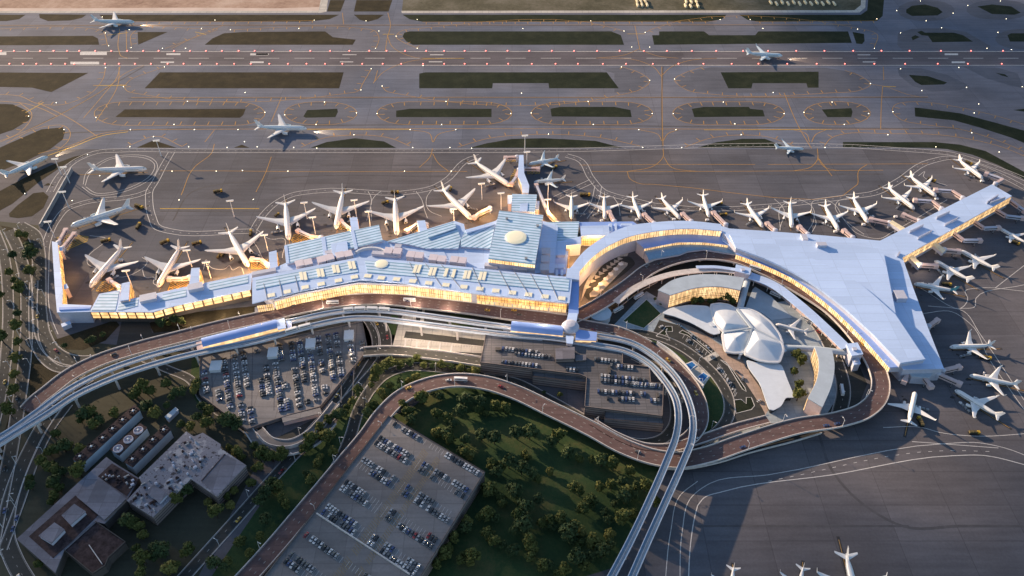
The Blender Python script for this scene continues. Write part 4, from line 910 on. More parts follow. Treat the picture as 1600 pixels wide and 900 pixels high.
shell([(1111,477),(1125,475),(1138,477),(1151,484),(1163,498),(1173,511),(1152,515.5),(1131,518),(1118,505)], (1135,505), 7, 5)
shell([(1153,482),(1169,483),(1185,490),(1203,504),(1217,523),(1221,535),(1200,524),(1177,512),(1165,498)], (1190,504), 8, 4.5)
shell([(1129,519.5),(1150,517),(1173,513.5),(1168,530),(1161,550),(1147,550.5),(1134,548.5)], (1148,529), 7, 4.5)
shell([(1177,514.5),(1200,526),(1221,537),(1223,547),(1217,565),(1200,564.5),(1185,562),(1164,553),(1171,533)], (1186,530), 9, 6)
b = MB(); b.prism(ccw(P2([(1116,482),(1138,480),(1168,487),(1198,505),(1216,526),(1219,545),(1212,560),(1186,558),(1163,549),(1138,546),(1132,519),(1120,504)], 7)), 6.0, 7.0, 0); b.build('roof_slab', SHELL, TW)
b = MB(); b.sweep([G(1152, 483, 9), G(1175, 512.5, 10), G(1224, 537, 9)], [(1.1, .5), (-1.1, .5), (-1.1, -1), (1.1, -1)]); b.sweep([G(1130, 518.8, 8.6), G(1175, 512.5, 10.2), G(1163, 552, 8.8)], [(1.0, .5), (-1.0, .5), (-1.0, -1), (1.0, -1)]); b.build('skylight_band', FLAT, TW)
def flatwing(poly, z):
    q = ccw([v.to_2d() for v in chaikin([G(u, v, z) for u, v in poly])]); b = MB(); b.prism(q, z-.7, z, 0); b.build('wing_roof', SHELL, TW)
    b = MB(); b.prism(inset(q, 2.0), 0, z-.68, 0, bottom=False); b.build('wing_wall', GLASS, TW)
flatwing([(1034,489),(1047,481),(1075,476),(1109,478),(1115,502),(1127,520),(1114,523),(1082,505),(1054,494)], 6.5)
flatwing([(1166,562),(1181,566),(1221,568),(1230,592),(1242,621),(1228,621),(1221,634),(1209,641),(1201,639),(1188,600),(1169,574)], 6.5)
for u, v in ((1130,535),(1155,560),(1112,516),(1222,556)):
    pp = G(u, v, 0); b = MB(); b.lathe([(1.4, 0), (1.0, 3), (1.8, 6.8), (2.4, 7.2)], (pp.x, pp.y, 0), 10); b.build('buttress', SHELL, TW)
def tube_bridge(label, pts, z, w=6):
    pth = spline([G(u, v, z) for u, v in pts], 5); r = thing('passenger_tube', label, 'footbridge', pth[0].xy.to_3d())
    b = MB(); n = 10; b.sweep(pth, [(w/2*math.cos(math.pi*2*k/n), w*.38*math.sin(math.pi*2*k/n)-w*.3) for k in range(n)]); b.build('tube', FLAT, r, smooth=True)
    for q, d in even(pth, 20, 10): b = MB(); b.box((q.x, q.y, (z-3)/2), (1.2, 2, z-3), math.atan2(d.y, d.x)); b.build('pier', CONC, r)
tube_bridge('grey passenger tube running north from the shell hall to the canopy box', [(1156,483),(1163,455),(1172,424)], 8)
tube_bridge('grey passenger tube running east from the shell hall past the hotel wing', [(1220,541),(1270,543),(1330,550)], 8)
for lab, a, z in (('pale blue station box at the north end of the northern passenger tube', [(1150,413),(1174,419),(1172,429),(1148,423)], 14), ('pale blue station box at the end of the eastern passenger tube', [(1322,537),(1340,535),(1349,553),(1331,556)], 14), ('small pale blue kiosk south of the eastern station box', [(1331,558),(1341,557),(1345,568),(1334,570)], 9)):
    r = thing('station_box', lab, 'pavilion', G(a[0][0], a[0][1])); block(r, a, z, ROOF, WALLB); unit(r, a[0][0]*.5+a[2][0]*.5, a[0][1]*.5+a[2][1]*.5, z, 3, 3, 1, WALLB)
r = thing('round_plaza_roof', 'round pale disc roof beside the loop road west of the hotel', 'pavilion', G(938, 490)); pp = G(938, 489, 7); b = MB(); b.lathe([(9.5, 0), (9.5, 6.5), (10.2, 7), (.5, 7.3)], (pp.x, pp.y, 0), 32); b.build('drum', FLAT, r)
r = thing('plaza_wall_screen', 'grey angled apron slab between the shell hall and the loop road', 'plaza'); q = ccw(P2([(1176,452),(1180,448),(1206,464),(1238,496),(1206,500),(1190,488),(1165,480)], .4)); b = MB(); b.prism(q, -.1, .4, 0); b.build('slab', FLAT, r)
# ---- garages -----------------------------------------------------------------
def slab_lines(b, A, B, C, rows, cols, w=.18, L=5.2, z=0): pass
GA = thing('parking_garage', 'grey multi-level garage with louvred sides below the barrel-roofed station', 'garage', G(900, 600))
main = [(759,521),(973,547),(973,569),(1015,574),(1017,598),(1037,600),(1035,651),(946,640),(913,636),(916,590),(906,586),(831,577),(750,567)]
block(GA, main, 13, DECKD, LOUV, par=1.0)
block(GA, [(831,577),(906,586),(916,590),(916,599.5),(832,589)], 10, DECKD, LOUV, par=.9); block(GA, [(946,640),(1035,651),(1037,664),(944,655.5)], 10, DECKD, LOUV, par=.9)
block(GA, [(868,544),(898,542),(898,560),(868,561)], 18, FLATD, LOUV, z0=13, name='stair_roof', wname='stair_wall'); block(GA, [(899,555),(916,554),(916,562),(899,563)], 15.5, FLATD, LOUV, z0=13, name='stair_roof', wname='stair_wall')
unit(GA, 778, 545, 13, 4, 3, 2, WALLD); unit(GA, 952, 578, 13, 1.5, 6, 1.6, WALLD); unit(GA, 1028, 617, 13, 1.5, 4, 1.5, WALLD)
GO = thing('car_park_deck', 'slanted grey surface parking deck in front of the western monorail station', 'car park', G(450, 590))
OL = [(312,557),(330,552),(400,538),(480,521),(566,502),(575,547),(500,636),(455,648),(405,664),(385,672),(312,617)]
block(GO, OL, 4, DECK, LOUV, par=.8)
lb = MB()
for x0, x1 in ((330,345),(360,372),(395,405),(430,440),(462,478),(500,512),(535,545),(558,562)):
    a, c = G(x0, 545-(x0-320)*.17, 4.05), G(x1-12, 655-(x1-330)*.12, 4.05); lb = MB(); lb.line([a, c], .7); lb.build('bay_marking', DECKD, GO)
for u, v in ((337,571),(426,550),(485,536),(545,523)):
    unit(GO, u, v, 4, 9 if u < 400 else 8, 11, 3.2, WHITEP, .1, 'stair_hut')
pp = G(500, 565, 4)
block(GO, [(440,652),(500,637),(503,645),(442,660)], 4.6, DECK, WALLP)
GB = thing('rooftop_garage', 'huge grey garage with rooftop parking beside the park in the foreground', 'garage', G(600, 780))
BL = [(607,650),(758,738),(656,905),(625,955),(380,955),(412,902)]
block(GB, BL, 12, DECK, LOUV, par=1.0)
b = MB(); A, B = G(495, 803, 12), G(640, 898, 12); d = B-A; b.box((A+B)/2+Vector((0, 0, .7)), (d.length, .8, 1.4), math.atan2(d.y, d.x)); b.build('divider_wall', CONC, GB)
U0 = (G(758, 738, 12)-G(607, 650, 12)); UL = U0.length; U0.normalize(); V0 = (G(412, 902, 12)-G(607, 650, 12)); VL = V0.length; V0.normalize(); O0 = G(607, 650, 12)
lb, yb2 = MB(), MB()
ROWS = [4, 21, 26.5, 44, 49.5, 67, 72.5, 90, 95.5, 116, 133, 138.5, 156, 161.5]
for rv in ROWS:
    for k in range(int(UL/2.9)-2):
        u = 5+2.9*k
        if .42 < (u/UL) % .62 < .47: continue
        a = O0+U0*u+V0*(rv-2.4); c = O0+U0*u+V0*(rv+2.4); lb.line([a, c], .22, .06)
    lb.build('bay_marking', WHITEL, GB); lb = MB()
for f, wd in ((.47, 6.5), (.60, 5.0)):
    for v0, v1 in ((10, 62), (62, 108), (112, 150)):
        for k in range(int((v1-v0)/1.9)):
            a = O0+U0*(UL*f-wd/2)+V0*(v0+1.9*k); c = a+U0*wd+V0*1.6; yb2.line([a, c], .45, .065)
        yb2.build('lane_marking', TAN, GB); yb2 = MB()
# ---- power plant -------------------------------------------------------------
PPL = thing('power_plant', 'flat-roofed plant complex with cluttered machinery roofs in the lower left', 'plant', G(200, 780))
block(PPL, [(217,746),(291,674),(303,682),(317,676),(345,694),(344,700),(385,727),(339,776),(298,748),(239,808),(198,782),(222,756)], 12, WEATHER, LOUV, slab=.8); strips(PPL, [(315,752),(350,709),(384,727.5),(339,775)], 12.02, .4, FLATD, 'roof_deck')
block(PPL, [(166,714),(177,722),(217,747),(198,782),(163,818),(150,815),(100,860),(86,895),(26,842)], 9, FLATD, WALLD, slab=.8)
block(PPL, [(156,747),(197,779),(163,812),(120,776)], 12, FLATD, LOUV, z0=8); strips(PPL, [(153,744),(175,724),(216,749),(198,775)], 9.02, .25, RUST, 'machine_court')
strips(PPL, [(45,838),(118,774),(155,803),(112,846),(83,872)], 9.02, .25, RUST, 'machine_court')
block(PPL, [(96,805),(116,787),(134,799),(110,820)], 13, FLATD, WALLB, z0=9.2, name='penthouse_roof', wname='penthouse_wall'); block(PPL, [(60,837),(85,816),(101,827),(80,849)], 13, FLATD, WALLB, z0=9.2, name='penthouse_roof', wname='penthouse_wall')
block(PPL, [(100,860),(150,815),(197,847),(170,872),(165,884),(145,897)], 8, RUST, WALLD, par=1.0); w = [G(140, 853, 8), G(160, 882, 8)]; b = MB(); b.box((w[0]+w[1])/2+Vector((0, 0, .8)), ((w[1]-w[0]).length, .5, 1.6), math.atan2((w[1]-w[0]).y, (w[1]-w[0]).x)); b.build('parapet', CONC, PPL)
block(PPL, [(228,769),(240,757),(262,771),(249,785)], 15, FLATD, WALLB, z0=12)
w = [G(315, 752, 12.1), G(352, 710, 12.1)]; b = MB(); b.box((w[0]+w[1])/2+Vector((0, 0, .3)), ((w[1]-w[0]).length, .7, .6), math.atan2((w[1]-w[0]).y, (w[1]-w[0]).x)); b.build('roof_joint', RUST, PPL)
rnd = random.Random(5)
quad = P2([(222,756),(291,680),(340,705),(300,745),(240,800),(205,780)], 12); court = P2([(155,745),(175,726),(214,749),(198,774)], 9)
n = 0
for poly, z, cnt in ((ccw(quad), 12, 66), (ccw(court), 9.3, 24)):
    xs = [q.x for q in poly]; ys = [q.y for q in poly]
    while cnt:
        q = Vector((rnd.uniform(min(xs), max(xs)), rnd.uniform(min(ys), max(ys))))
        if not inside(q, poly): continue
        cnt -= 1; b = MB(); h = rnd.uniform(.6, 1.5); sx, sy = rnd.uniform(.8, 3.4), rnd.uniform(.7, 2.0); rz = .72+rnd.choice((0, math.pi/2))
        b.box((q.x, q.y, z+h/2), (sx, sy, h), rz); b.lathe([(min(sx, sy)*.35, z+h), (min(sx, sy)*.35, z+h+.35)], (q.x, q.y, 0), 10)
        b.build('roof_machine', rnd.choice((RUST, RUST, METAL, WALLB)), PPL)
def cooling(label, pts, z, fans, m_wall=WALLP):
    r = thing('cooling_tower', label, 'cooling tower', G(pts[0][0], pts[0][1])); block(r, pts, z, RUST, FLAT)
    for u, v in fans:
        pp = G(u, v, z+1); b = MB(); b.lathe([(3.8, z), (3.5, z+1.3), (3.2, z+1.3), (3.1, z+.3)], (pp.x, pp.y, 0), 24, 0); f = b.build('fan_stack', UNITM if label.startswith('short') else RUST, r)
        b = MB(); b.lathe([(.8, z+.5), (.8, z+1.4)], (pp.x, pp.y, 0), 10)
        for k in range(6):
            t = math.pi*2*k/6; d = Vector((math.cos(t), math.sin(t), 0)); b.box(Vector((pp.x, pp.y, z+1.1))+d*1.9, (2.2, .35, .12), t)
        b.build('fan', RUSTL, f); b = MB(); b.lathe([(1.0, z+1.2), (.7, z+1.7), (.1, z+1.9)], (pp.x, pp.y, 0), 10); b.build('hub', WHITEP, f)
def fl_(o, pts): return [(20+a/4.205, 620+c/4.205) for a, c in pts]
cooling('longest row of six round cooling fans beside the plant yard trees', [(113,717),(210,632),(219,640),(127,726)], 10, fl_(0, [(440,390),(515,325),(590,268),(655,208),(722,150),(790,92)]))
cooling('short middle row of three round cooling fans between the other two rows', [(172,702),(219,661),(230,668),(186,712)], 9, fl_(0, [(690,338),(758,277),(823,217)]))
cooling('row of four round cooling fans nearest the cluttered plant roof', [(194,722),(258,663),(267,671),(207,730)], 10, fl_(0, [(785,408),(855,343),(920,280),(992,215)]))
r = thing('storage_tank_shed', 'narrow grey shed standing alone north of the cooling fans', 'shed', G(265, 645)); block(r, [(257,651),(274,636),(279,640),(262,656)], 4, FLAT, WALLB)
# ================================================================ aircraft
def lerp3(tab, t):
    for (a, x), (b, y) in zip(tab, tab[1:]):
        if t <= b: return x+(y-x)*(t-a)/(b-a)
    return tab[-1][1]
def make_plane(kind, L, span, r, zax, mf, mt):
    o = thing('airliner', 'x', 'airplane')
    rt = [(0, .04), (.008, .3), (.025, .55), (.05, .78), (.09, .95), (.14, 1), (.62, 1), (.72, .93), (.80, .79), (.88, .56), (.95, .32), (1, .10)]
    zt = [(0, -.25), (.03, -.16), (.08, -.04), (.14, 0), (.62, 0), (.72, .07), (.80, .2), (.88, .38), (.95, .52), (1, .6)]
    b = MB(); n = 18; S = [0, .008, .018, .03, .05, .07, .1, .14, .25, .4, .55, .62, .68, .74, .8, .86, .91, .95, .98, 1]
    for t in S:
        rr = r*lerp3(rt, t); zc = zax+r*lerp3(zt, t)
        for k in range(n):
            a = 2*math.pi*k/n; b.v.append((L/2-t*L, rr*math.cos(a), zc+rr*1.04*math.sin(a)))
    for i in range(len(S)-1):
        for k in range(n):
            j = (k+1) % n; b.f.append((i*n+k, i*n+j, (i+1)*n+j, (i+1)*n+k)); b.m.append(1 if S[i] >= .86 and mt is not mf else 0)
    b.f.append(tuple(range(n-1, -1, -1))); b.m.append(0); b.f.append(tuple((len(S)-1)*n+k for k in range(n))); b.m.append(0)
    b.build('fuselage', [mf, mt], o, smooth=True)
    hs = span/2
    def surf(name, sec, m, parent=o):
        """sec: list of (le point, chord, thickness) from root to tip; lofted aerofoil"""
        bb = MB(); prof = [(0, 0), (.08, .55), (.3, 1), (.65, .6), (1, .05), (.65, -.35), (.3, -.55), (.08, -.4)]; K = len(prof)
        for le, ch, th, up in sec:
            for x, h in prof: bb.v.append(tuple(Vector(le)+Vector((-x*ch, 0, 0))+up*(h*th)))
        for i in range(len(sec)-1):
            for k in range(K):
                j = (k+1) % K; bb.f.append((i*K+k, i*K+j, (i+1)*K+j, (i+1)*K+k)); bb.m.append(0)
        bb.f.append(tuple(range(K-1, -1, -1))); bb.m.append(0); bb.f.append(tuple((len(sec)-1)*K+k for k in range(K))); bb.m.append(0)
        return bb.build(name, m, parent, smooth=False)
    Z = Vector((0, 0, 1)); Y = Vector((0, 1, 0))
    sw = .60; xr = .13*L; zw = zax-.45*r
    for s in (1, -1):
        sec = [((xr, s*r*.5, zw), .24*L, .024*L, Z), ((xr-.10*span*sw, s*.12*span, zw+.012*span), .185*L, .019*L, Z), ((xr-.19*span*sw, s*.2*span, zw+.022*span), .135*L, .013*L, Z), ((xr-.46*span*sw, s*.47*span, zw+.062*span), .055*L, .005*L, Z), ((xr-.52*span*sw, s*.5*span, zw+.072*span), .02*L, .002*L, Z)]
        wg = surf('wing', sec, PLG if kind == 'big' else mf)
        if kind == 'small':
            x0 = xr-.5*span*sw; surf('winglet', [((x0, s*.497*span, zw+.07*span), .04*L, .15, Y), ((x0-1.6, s*.503*span, zw+.07*span+2.3), .015*L, .1, Y)], mf, wg)
        ye = s*(.165 if kind == 'big' else .16)*span; xe = xr-.145*span*sw+.045*L; er = .027*L if kind == 'big' else .030*L; ze = zw-.55*er-.2
        bb = MB(); bb.lathe([(er*.72, xe+.052*L), (er*.98, xe+.048*L), (er, xe+.02*L), (er*.92, xe-.02*L), (er*.6, xe-.045*L), (er*.25, xe-.06*L)], (0, ye, ze), 16, 0, 'x')
        bb.box((xe-.02*L, ye, ze+er*1.0), (.07*L, .5, er*.9)); e = bb.build('engine', mf, o, smooth=False)
        bb = MB(); bb.lathe([(er*.7, xe+.0525*L), (er*.2, xe+.046*L)], (0, ye, ze), 14, 0, 'x'); bb.build('fan', DARK, e)
        surf('stabiliser', [((-.40*L, s*r*.25, zax+.45*r), .095*L, .009*L, Z), ((-.40*L-.16*span*.62, s*.17*span, zax+.45*r+.018*span), .035*L, .003*L, Z)], PLG if kind == 'big' else mf)
        bb = MB()
        for k in range(40):
            x = L*.36-k*L*.0165
            if abs(x-.05*L) < .008*L: continue
            bb.box((x, s*r*.985, zax+.30*r), (L*.0075, .12, .42))
        bb.build('cabin_window', GLASS, o)
        bb = MB(); bb.tube((-.05*L, s*.055*span, 1.0), (-.045*L, s*.055*span, zw), .3); 
        for dx in (-.9, .9):
            for dy in (-.5, .5): bb.tube((-.05*L+dx, s*.055*span+dy-.2, .65), (-.05*L+dx, s*.055*span+dy+.2, .65), .65, n=12, m=1)
        bb.build('main_gear', [METAL, DARK], o)
    surf('fin', [((-.355*L, 0, zax+.85*r), .135*L, .007*L, Y), ((-.42*L, 0, zax+r+.05*L), .10*L, .006*L, Y), ((-.50*L+.012*L, 0, zax+r+.125*L), .055*L, .003*L, Y)], mt)
    bb = MB(); bb.tube((.41*L, 0, .6), (.405*L, 0, zax-.8*r), .2)
    for dy in (-.35, .35): bb.tube((.41*L, dy-.12, .45), (.41*L, dy+.12, .45), .45, n=12, m=1)
    bb.build('nose_gear', [METAL, DARK], o)
    bb = MB()
    for s in (1, -1):
        x0, x1 = L/2-.030*L, L/2-.052*L
        bb.hexa([(x0, 0, zax+.38*r), (x0-.004*L, s*.42*r, zax+.30*r), (x1-.006*L, s*.62*r, zax+.36*r), (x1, 0, zax+.52*r)], [(x0, 0, zax+.46*r), (x0-.002*L, s*.46*r, zax+.38*r), (x1-.003*L, s*.60*r, zax+.56*r), (x1, 0, zax+.74*r)])
    bb.build('cockpit_window', GLASS, o)
    return o
SP = dict(big=(63.0, 60.0, 3.0, 5.4), small=(37.6, 35.8, 2.05, 3.9))
PROTO = {}
PLANES = [ # nose, tail, kind, colour, label tag
 (210,34,146,31.5,'big','b','taxiing along the far taxiway at top left'), (479,200,402,197,'big','b','with lit nose light taxiing on the middle taxiway'), (74,243,5,272,'big','b','taxiing up the curved taxiway at the far left'),
 (229,263,143,264,'big','w','parked in the outlined octagonal remote stand'), (110,353,203,321,'big','b','angled nose down-left beside the narrow western pier'), (140,448,191,385,'big','w','nosing into the western concourse nearest the L corner'),
 (246,448,281,385,'big','w','second from the L corner at the western concourse'), (388,416,357,361,'big','w','third from the L corner at the western concourse'), (451,374,446,316,'big','w','nosed straight in left of the ribbed rear hall'),
 (525,357,536,299,'big','w','nosed in at the middle of the ribbed rear hall'), (620,367,617,309,'big','w','nosed in between the two ribbed rear halls'), (737,342,691,295,'big','w','angled in left of the square skylit hall'), (797,290,742,252,'big','w','angled in at the left of the finger pier'),
 (826,256,872,247,'small','b','at the outer stand right of the finger pier'), (834,284,882,279,'small','b','at the inner stand right of the finger pier'),
 (893,342,893,306,'small','w','first in the row north of the crescent, right of the pier'), (945,342,944,307,'small','w','second in the row north of the crescent'), (1001,342,988,307,'small','w','third in the row north of the crescent'),
 (1063,342,1033,309,'small','w','fourth in the row north of the crescent, strongly angled'), (1108,339,1098,304,'small','w','fifth in the row north of the crescent'), (1192,355,1166,318,'small','w','sixth in the row north of the crescent, above the roof bend'),
 (1237,356,1234,317,'small','w','seventh in the row north of the crescent'), (1310,360,1288,321,'small','w','eighth in the row north of the crescent'), (1356,348,1332,309,'small','w','last in the row, beside the start of the Y pier'),
 (1429,327,1387,293,'small','w','lowest of three along the north-west side of the Y pier'), (1463,307,1421,275,'small','w','middle of three along the north-west side of the Y pier'), (1536,279,1497,249,'small','w','at the far tip of the Y pier'),
 (1562,356,1606,379,'small','w','cut by the frame edge, upper south-east side of the Y pier'), (1500,391,1556,420,'small','w','upper of the stands south-east of the Y pier'), (1460,407,1516,438,'small','w','in the elbow where the Y pier meets the crescent'),
 (1428,443,1494,454,'small','t','with teal nose parked just below the Y pier elbow'), (1484,542,1550,539,'small','w','lying level right of the crescent tip'), (1515,586,1590,601,'small','w','below the level one right of the crescent tip'),
 (1492,609,1563,651,'small','w','angled, lower right of the crescent tip'), (1430,612,1420,661,'small','w','nose up towards the crescent tip boarding bridges'),
 (1142,945,1146,889,'small','w','first of three tails at the bottom edge of the apron'), (1246,945,1255,886,'small','w','second of three tails at the bottom edge of the apron'), (1348,978,1320,863,'small','w','third and largest tail at the bottom edge of the apron'),
 (1256,232,1212,229,'small','b','taxiing on the apron edge taxiway right of centre'), (1223,88,1166,84,'small','b','with landing light rolling on the runway'), (1212,507,1260,520,'conn','w','')]
def pl_label(k, tag): return ('white wide-body airliner ' if k == 'big' else 'white narrow-body airliner ')+tag
PL = []
for nu, nv, tu, tv, kind, colr, tag in PLANES:
    key = (kind, colr)
    if kind == 'conn':
        z = 3; a, c = G(nu, nv, z), G(tu, tv, z); d = a-c; o = make_plane('small', 29, 32, 1.75, 3.6, PLW, PLW); s = d.length/29
        for ch in list(o.children):
            if ch.name.startswith('fin'): ch.scale = (1, 1, .8)
        o['label'] = 'vintage white propeller airliner displayed on the paving beside the shell hall'
        for y in (-3, 3): pass
    else:
        L, span, r, zax = SP[kind]; a, c = G(nu, nv, zax), G(tu, tv, zax+r*.6); d = a-c; d.z = 0; s = max(.8, min(1.3, d.length/L))
        if key not in PROTO:
            o = PROTO[key] = make_plane(kind, L, span, r, zax, {'w': PLW, 'b': PLB, 't': PLW}[colr], {'w': PLW, 'b': PLB, 't': PLT}[colr])
        else: o = copy_tree(PROTO[key])
        o['label'] = pl_label(kind, tag); o['group'] = 'airliners on the airfield'
    m = (a+c)/2; o.location = (m.x, m.y, .06); o.rotation_euler = (0, 0, math.atan2(d.y, d.x)); o.scale = (s, s, s)
    PL.append((o, m, tag, kind, d.normalized(), d.length)); print('PLANE', tag[:40], round(d.length, 1), kind)
SHORT = ['far top-left jet', 'jet on the middle taxiway', 'taxiing jet at far left', 'jet in the octagonal stand', 'jet beside the west pier', 'jet at the L corner', 'second jet from the L corner', 'third jet from the L corner', 'jet left of the ribbed hall', 'jet at mid ribbed hall', 'jet between the ribbed halls', 'jet left of the skylit hall', 'jet left of the finger pier',
 'outer jet right of the finger pier', 'inner jet right of the finger pier']+[w+' jet of the crescent row' for w in ('first', 'second', 'third', 'fourth', 'fifth', 'sixth', 'seventh', 'eighth', 'last')]+['lowest jet north-west of the Y pier', 'middle jet north-west of the Y pier', 'jet at the Y pier tip', 'frame-edge jet by the Y pier', 'upper jet south-east of the Y pier', 'jet in the Y pier elbow', 'teal-nosed jet', 'level jet right of the crescent tip', 'jet just below the level jet', 'angled jet at lower right', 'nose-up jet under the crescent tip', 'first jet at the bottom edge', 'second jet at the bottom edge', 'third jet at the bottom edge', 'taxiing jet on the apron edge', 'jet on the runway', 'displayed propeller airliner']
def near(p):
    o, m, tag, kind, d, l = min(PL, key=lambda q: (q[1]-p).length)
    return SHORT[min(range(len(PL)), key=lambda k: (PL[k][1]-p).length)]
# ================================================================ boarding bridges
def bridge(pts, z0=6.0):
    w = [G(u, v, 6) for u, v in pts]
    lab = 'covered boarding bridge at the '+near(w[-1]); lab = ' '.join(lab.split()[:15])
    r = thing('boarding_bridge', lab, 'jet bridge', w[0].xy.to_3d(), group='boarding bridges at the stands')
    for k, (a, c) in enumerate(zip(w, w[1:])):
        d = c-a; rz = math.atan2(d.y, d.x); wd, h = (3.6, 3.4) if k == 0 else (3.1, 2.9); m_ = (a+c)/2
        b = MB(); b.box((m_.x, m_.y, 6+.0), (d.length, wd, h), rz); b.box((m_.x, m_.y, 6+h/2+.12), (d.length-1, wd*.7, .25), rz); t = b.build('tunnel', WALLP if k == 0 else WALLB, r)
        b = MB(); b.box((m_.x, m_.y, 6.3), (d.length-1.5, wd+.1, 1.0), rz); b.build('window_strip', GLASS, t)
    b = MB(); b.lathe([(2.5, 3.8), (2.5, 8.2), (1.5, 8.8), (.2, 9)], (w[0].x, w[0].y, 0), 14); b.tube((w[0].x, w[0].y, 0), (w[0].x, w[0].y, 3.9), .7); b.build('rotunda', WALLB, r)
    d = (w[-1]-w[-2]).normalized(); rz = math.atan2(d.y, d.x); e = w[-1]
    b = MB(); b.box((e.x, e.y, 6), (4.2, 4.6, 3.8), rz); b.build('cab', WALLP, r)
    q = e-d*5; b = MB(); nn = Vector((-d.y, d.x, 0))
    for s in (1, -1): b.tube(q+nn*s*1.8-Vector((0, 0, 5.6)), q+nn*s*1.8-Vector((0, 0, 1)), .3); b.tube(q+nn*(s*1.8-.3)-Vector((0, 0, 5.5)), q+nn*(s*1.8+.3)-Vector((0, 0, 5.5)), .55, m=1)
    b.build('leg', [METAL, DARK], r)
for p in ([(960,347),(952,332)], [(1022,350),(1007,336)], [(1080,347),(1067,335)], [(1134,352),(1115,333)], [(1262,367),(1249,355)], [(1332,372),(1319,361)], [(1211,361),(1199,350)], [(1390,349),(1361,343)], [(1436,346),(1412,336)], [(1471,327),(1456,315),(1430,313)],
          [(1504,310),(1487,299),(1462,297)], [(1555,288),(1567,281),(1541,272)], [(1576,312),(1592,324),(1602,331)], [(1552,326),(1572,338),(1598,341)], [(1519,345),(1537,357),(1560,356)], [(1486,362),(1505,376),(1531,376)], [(1475,391),(1498,393)], [(1437,414),(1462,416)],
          [(1450,511),(1464,501)], [(1472,580),(1498,574)], [(1465,585),(1499,600)], [(1437,582),(1454,604)], [(1421,578),(1413,596)], [(553,360),(544,356),(533,346)], [(502,372),(486,370),(466,361)], [(418,414),(408,406),(394,405)], [(297,434),(285,436),(265,436)], [(187,449),(178,443),(171,438)],
          [(92,380),(103,360)], [(98,389),(116,366)], [(666,352),(652,350),(636,361)], [(766,326),(748,334),(741,340)], [(811,266),(806,278),(799,288)], [(808,246),(790,247)], [(818,264),(841,264)], [(873,350),(858,336),(853,325),(838,290)]):
    bridge(p)
def fixed(a, label):
    r = thing('fixed_walkway', label, 'jet bridge', G(a[0][0], a[0][1])); q = block(r, a, 9, CREAMW, WALLB, z0=4.5)
    b = MB(); c = sum(q, Vector((0, 0)))/len(q); b.tube((c.x, c.y, 0), (c.x, c.y, 4.6), .8); b.build('pier', CONC, r)
CREAMW = plain('cream_roof', (.80, .70, .48), .6)
fixed([(1390,347),(1394,344),(1414,356),(1410,360)], 'cream fixed walkway on the north side of the Y pier')
fixed([(1455,380),(1460,376),(1478,390),(1473,395)], 'cream fixed walkway on the south-east side of the Y pier, upper one')
fixed([(1418,400),(1424,396),(1440,412),(1435,417)], 'cream fixed walkway at the elbow of the Y pier')
# ================================================================ apron vehicles
def loader(): 
    o = thing('cargo_loader', 'x', 'ground vehicle'); 
    b = MB(); b.box((0, 0, 1.1), (9, 2.8, .7)); b.box((-1.2, 0, 1.75), (6, 2.6, .6), taper=.96); b.build('chassis', DARK, o)
    b = MB(); b.box((3.4, 0, 2.2), (2, 2.6, 1.9), taper=.9); c = b.build('cab', YELB, o); b = MB(); b.box((3.55, 0, 2.55), (1.95, 2.64, .6), taper=.95); b.build('windscreen', GLASS, c)
    b = MB(); 
    for k in range(3): b.box((-3.4+2.1*k, 0, 2.75), (1.8, 2.2, 1.5), taper=.95)
    b.build('cargo', CARGO, o)
    for x in (-3, 3):
        for s in (1, -1): b = MB(); b.tube((x, s*1.1, .6), (x, s*1.45, .6), .6, n=12); b.build('wheel', DARK, o)
    return o
def place(fn, pts, cat, txt, group):
    pr = None
    for u, v, a, s in pts:
        o = pr if pr is None else None
        if pr is None: pr = o = fn()
        else: o = copy_tree(pr)
        q = G(u, v); o.location = (q.x, q.y, .06); o.rotation_euler = (0, 0, R(a)); o.scale = (s, s, s); lab = txt+near(q); o['label'] = ' '.join(lab.split()[:16]); o['group'] = group
V = [(166,378,25,1.1),(217,355,88,1.1),(258,380,40,1.1),(308,382,25,1.1),(341,301,20,1.1),(218,325,-25,1.2),(343,401,80,.9),(349,399,80,.9),(392,366,100,1),(866,264,50,1),(1123,320,20,.9),(1130,337,10,.9),(1262,336,15,.9),(1455,283,-40,1),(1513,256,-50,.9),(1538,561,-15,1.1),(1437,661,90,1.1),(1521,678,0,1.0),(602,318,30,.9),(914,307,0,1.3),(704,297,80,.8),(617,302,0,1.0),(433,337,60,.7),(1585,381,-40,1),(1478,446,-10,1)]
place(loader, V, 'ground vehicle', 'dark cargo loader near the ', 'cargo loaders on the apron')
def tug():
    o = thing('baggage_tractor', 'x', 'ground vehicle'); b = MB(); b.box((3.6, 0, .8), (2.6, 1.5, .7)); b.box((3.2, 0, 1.6), (1.2, 1.3, .9), taper=.85); b.build('tractor', WHITEP, o)
    for k in range(3):
        x = .8-3.2*k; b = MB(); b.box((x, 0, .6), (2.7, 1.7, .25)); b.box((x, 0, 1.25), (2.3, 1.6, 1.0), taper=.9); b.tube((x+1.3, 0, .5), (x+1.9, 0, .5), .08, n=6)
        for dx in (-.9, .9): b.tube((x+dx, -.8, .3), (x+dx, .8, .3), .3, n=8)
        b.build('cart', METAL, o)
    return o
TG = []
for i, (o_, m_, tag_, kind_, d_, l_) in enumerate(PL):
    if i in (0, 1, 2, 3, 27, 35, 36, 37, 38, 39, 40): continue
    n_ = Vector((-d_.y, d_.x, 0)); q_ = m_+d_*l_*.16+n_*l_*(.20 if i % 2 else -.17); u_, v_ = Pix(Vector((q_.x, q_.y, 0))); TG.append((u_, v_, (i*47) % 180, 1.0))
place(tug, TG, 'ground vehicle', 'baggage tractor and carts under the ', 'baggage tractors on the apron')
lead, oil = MB(), MB()
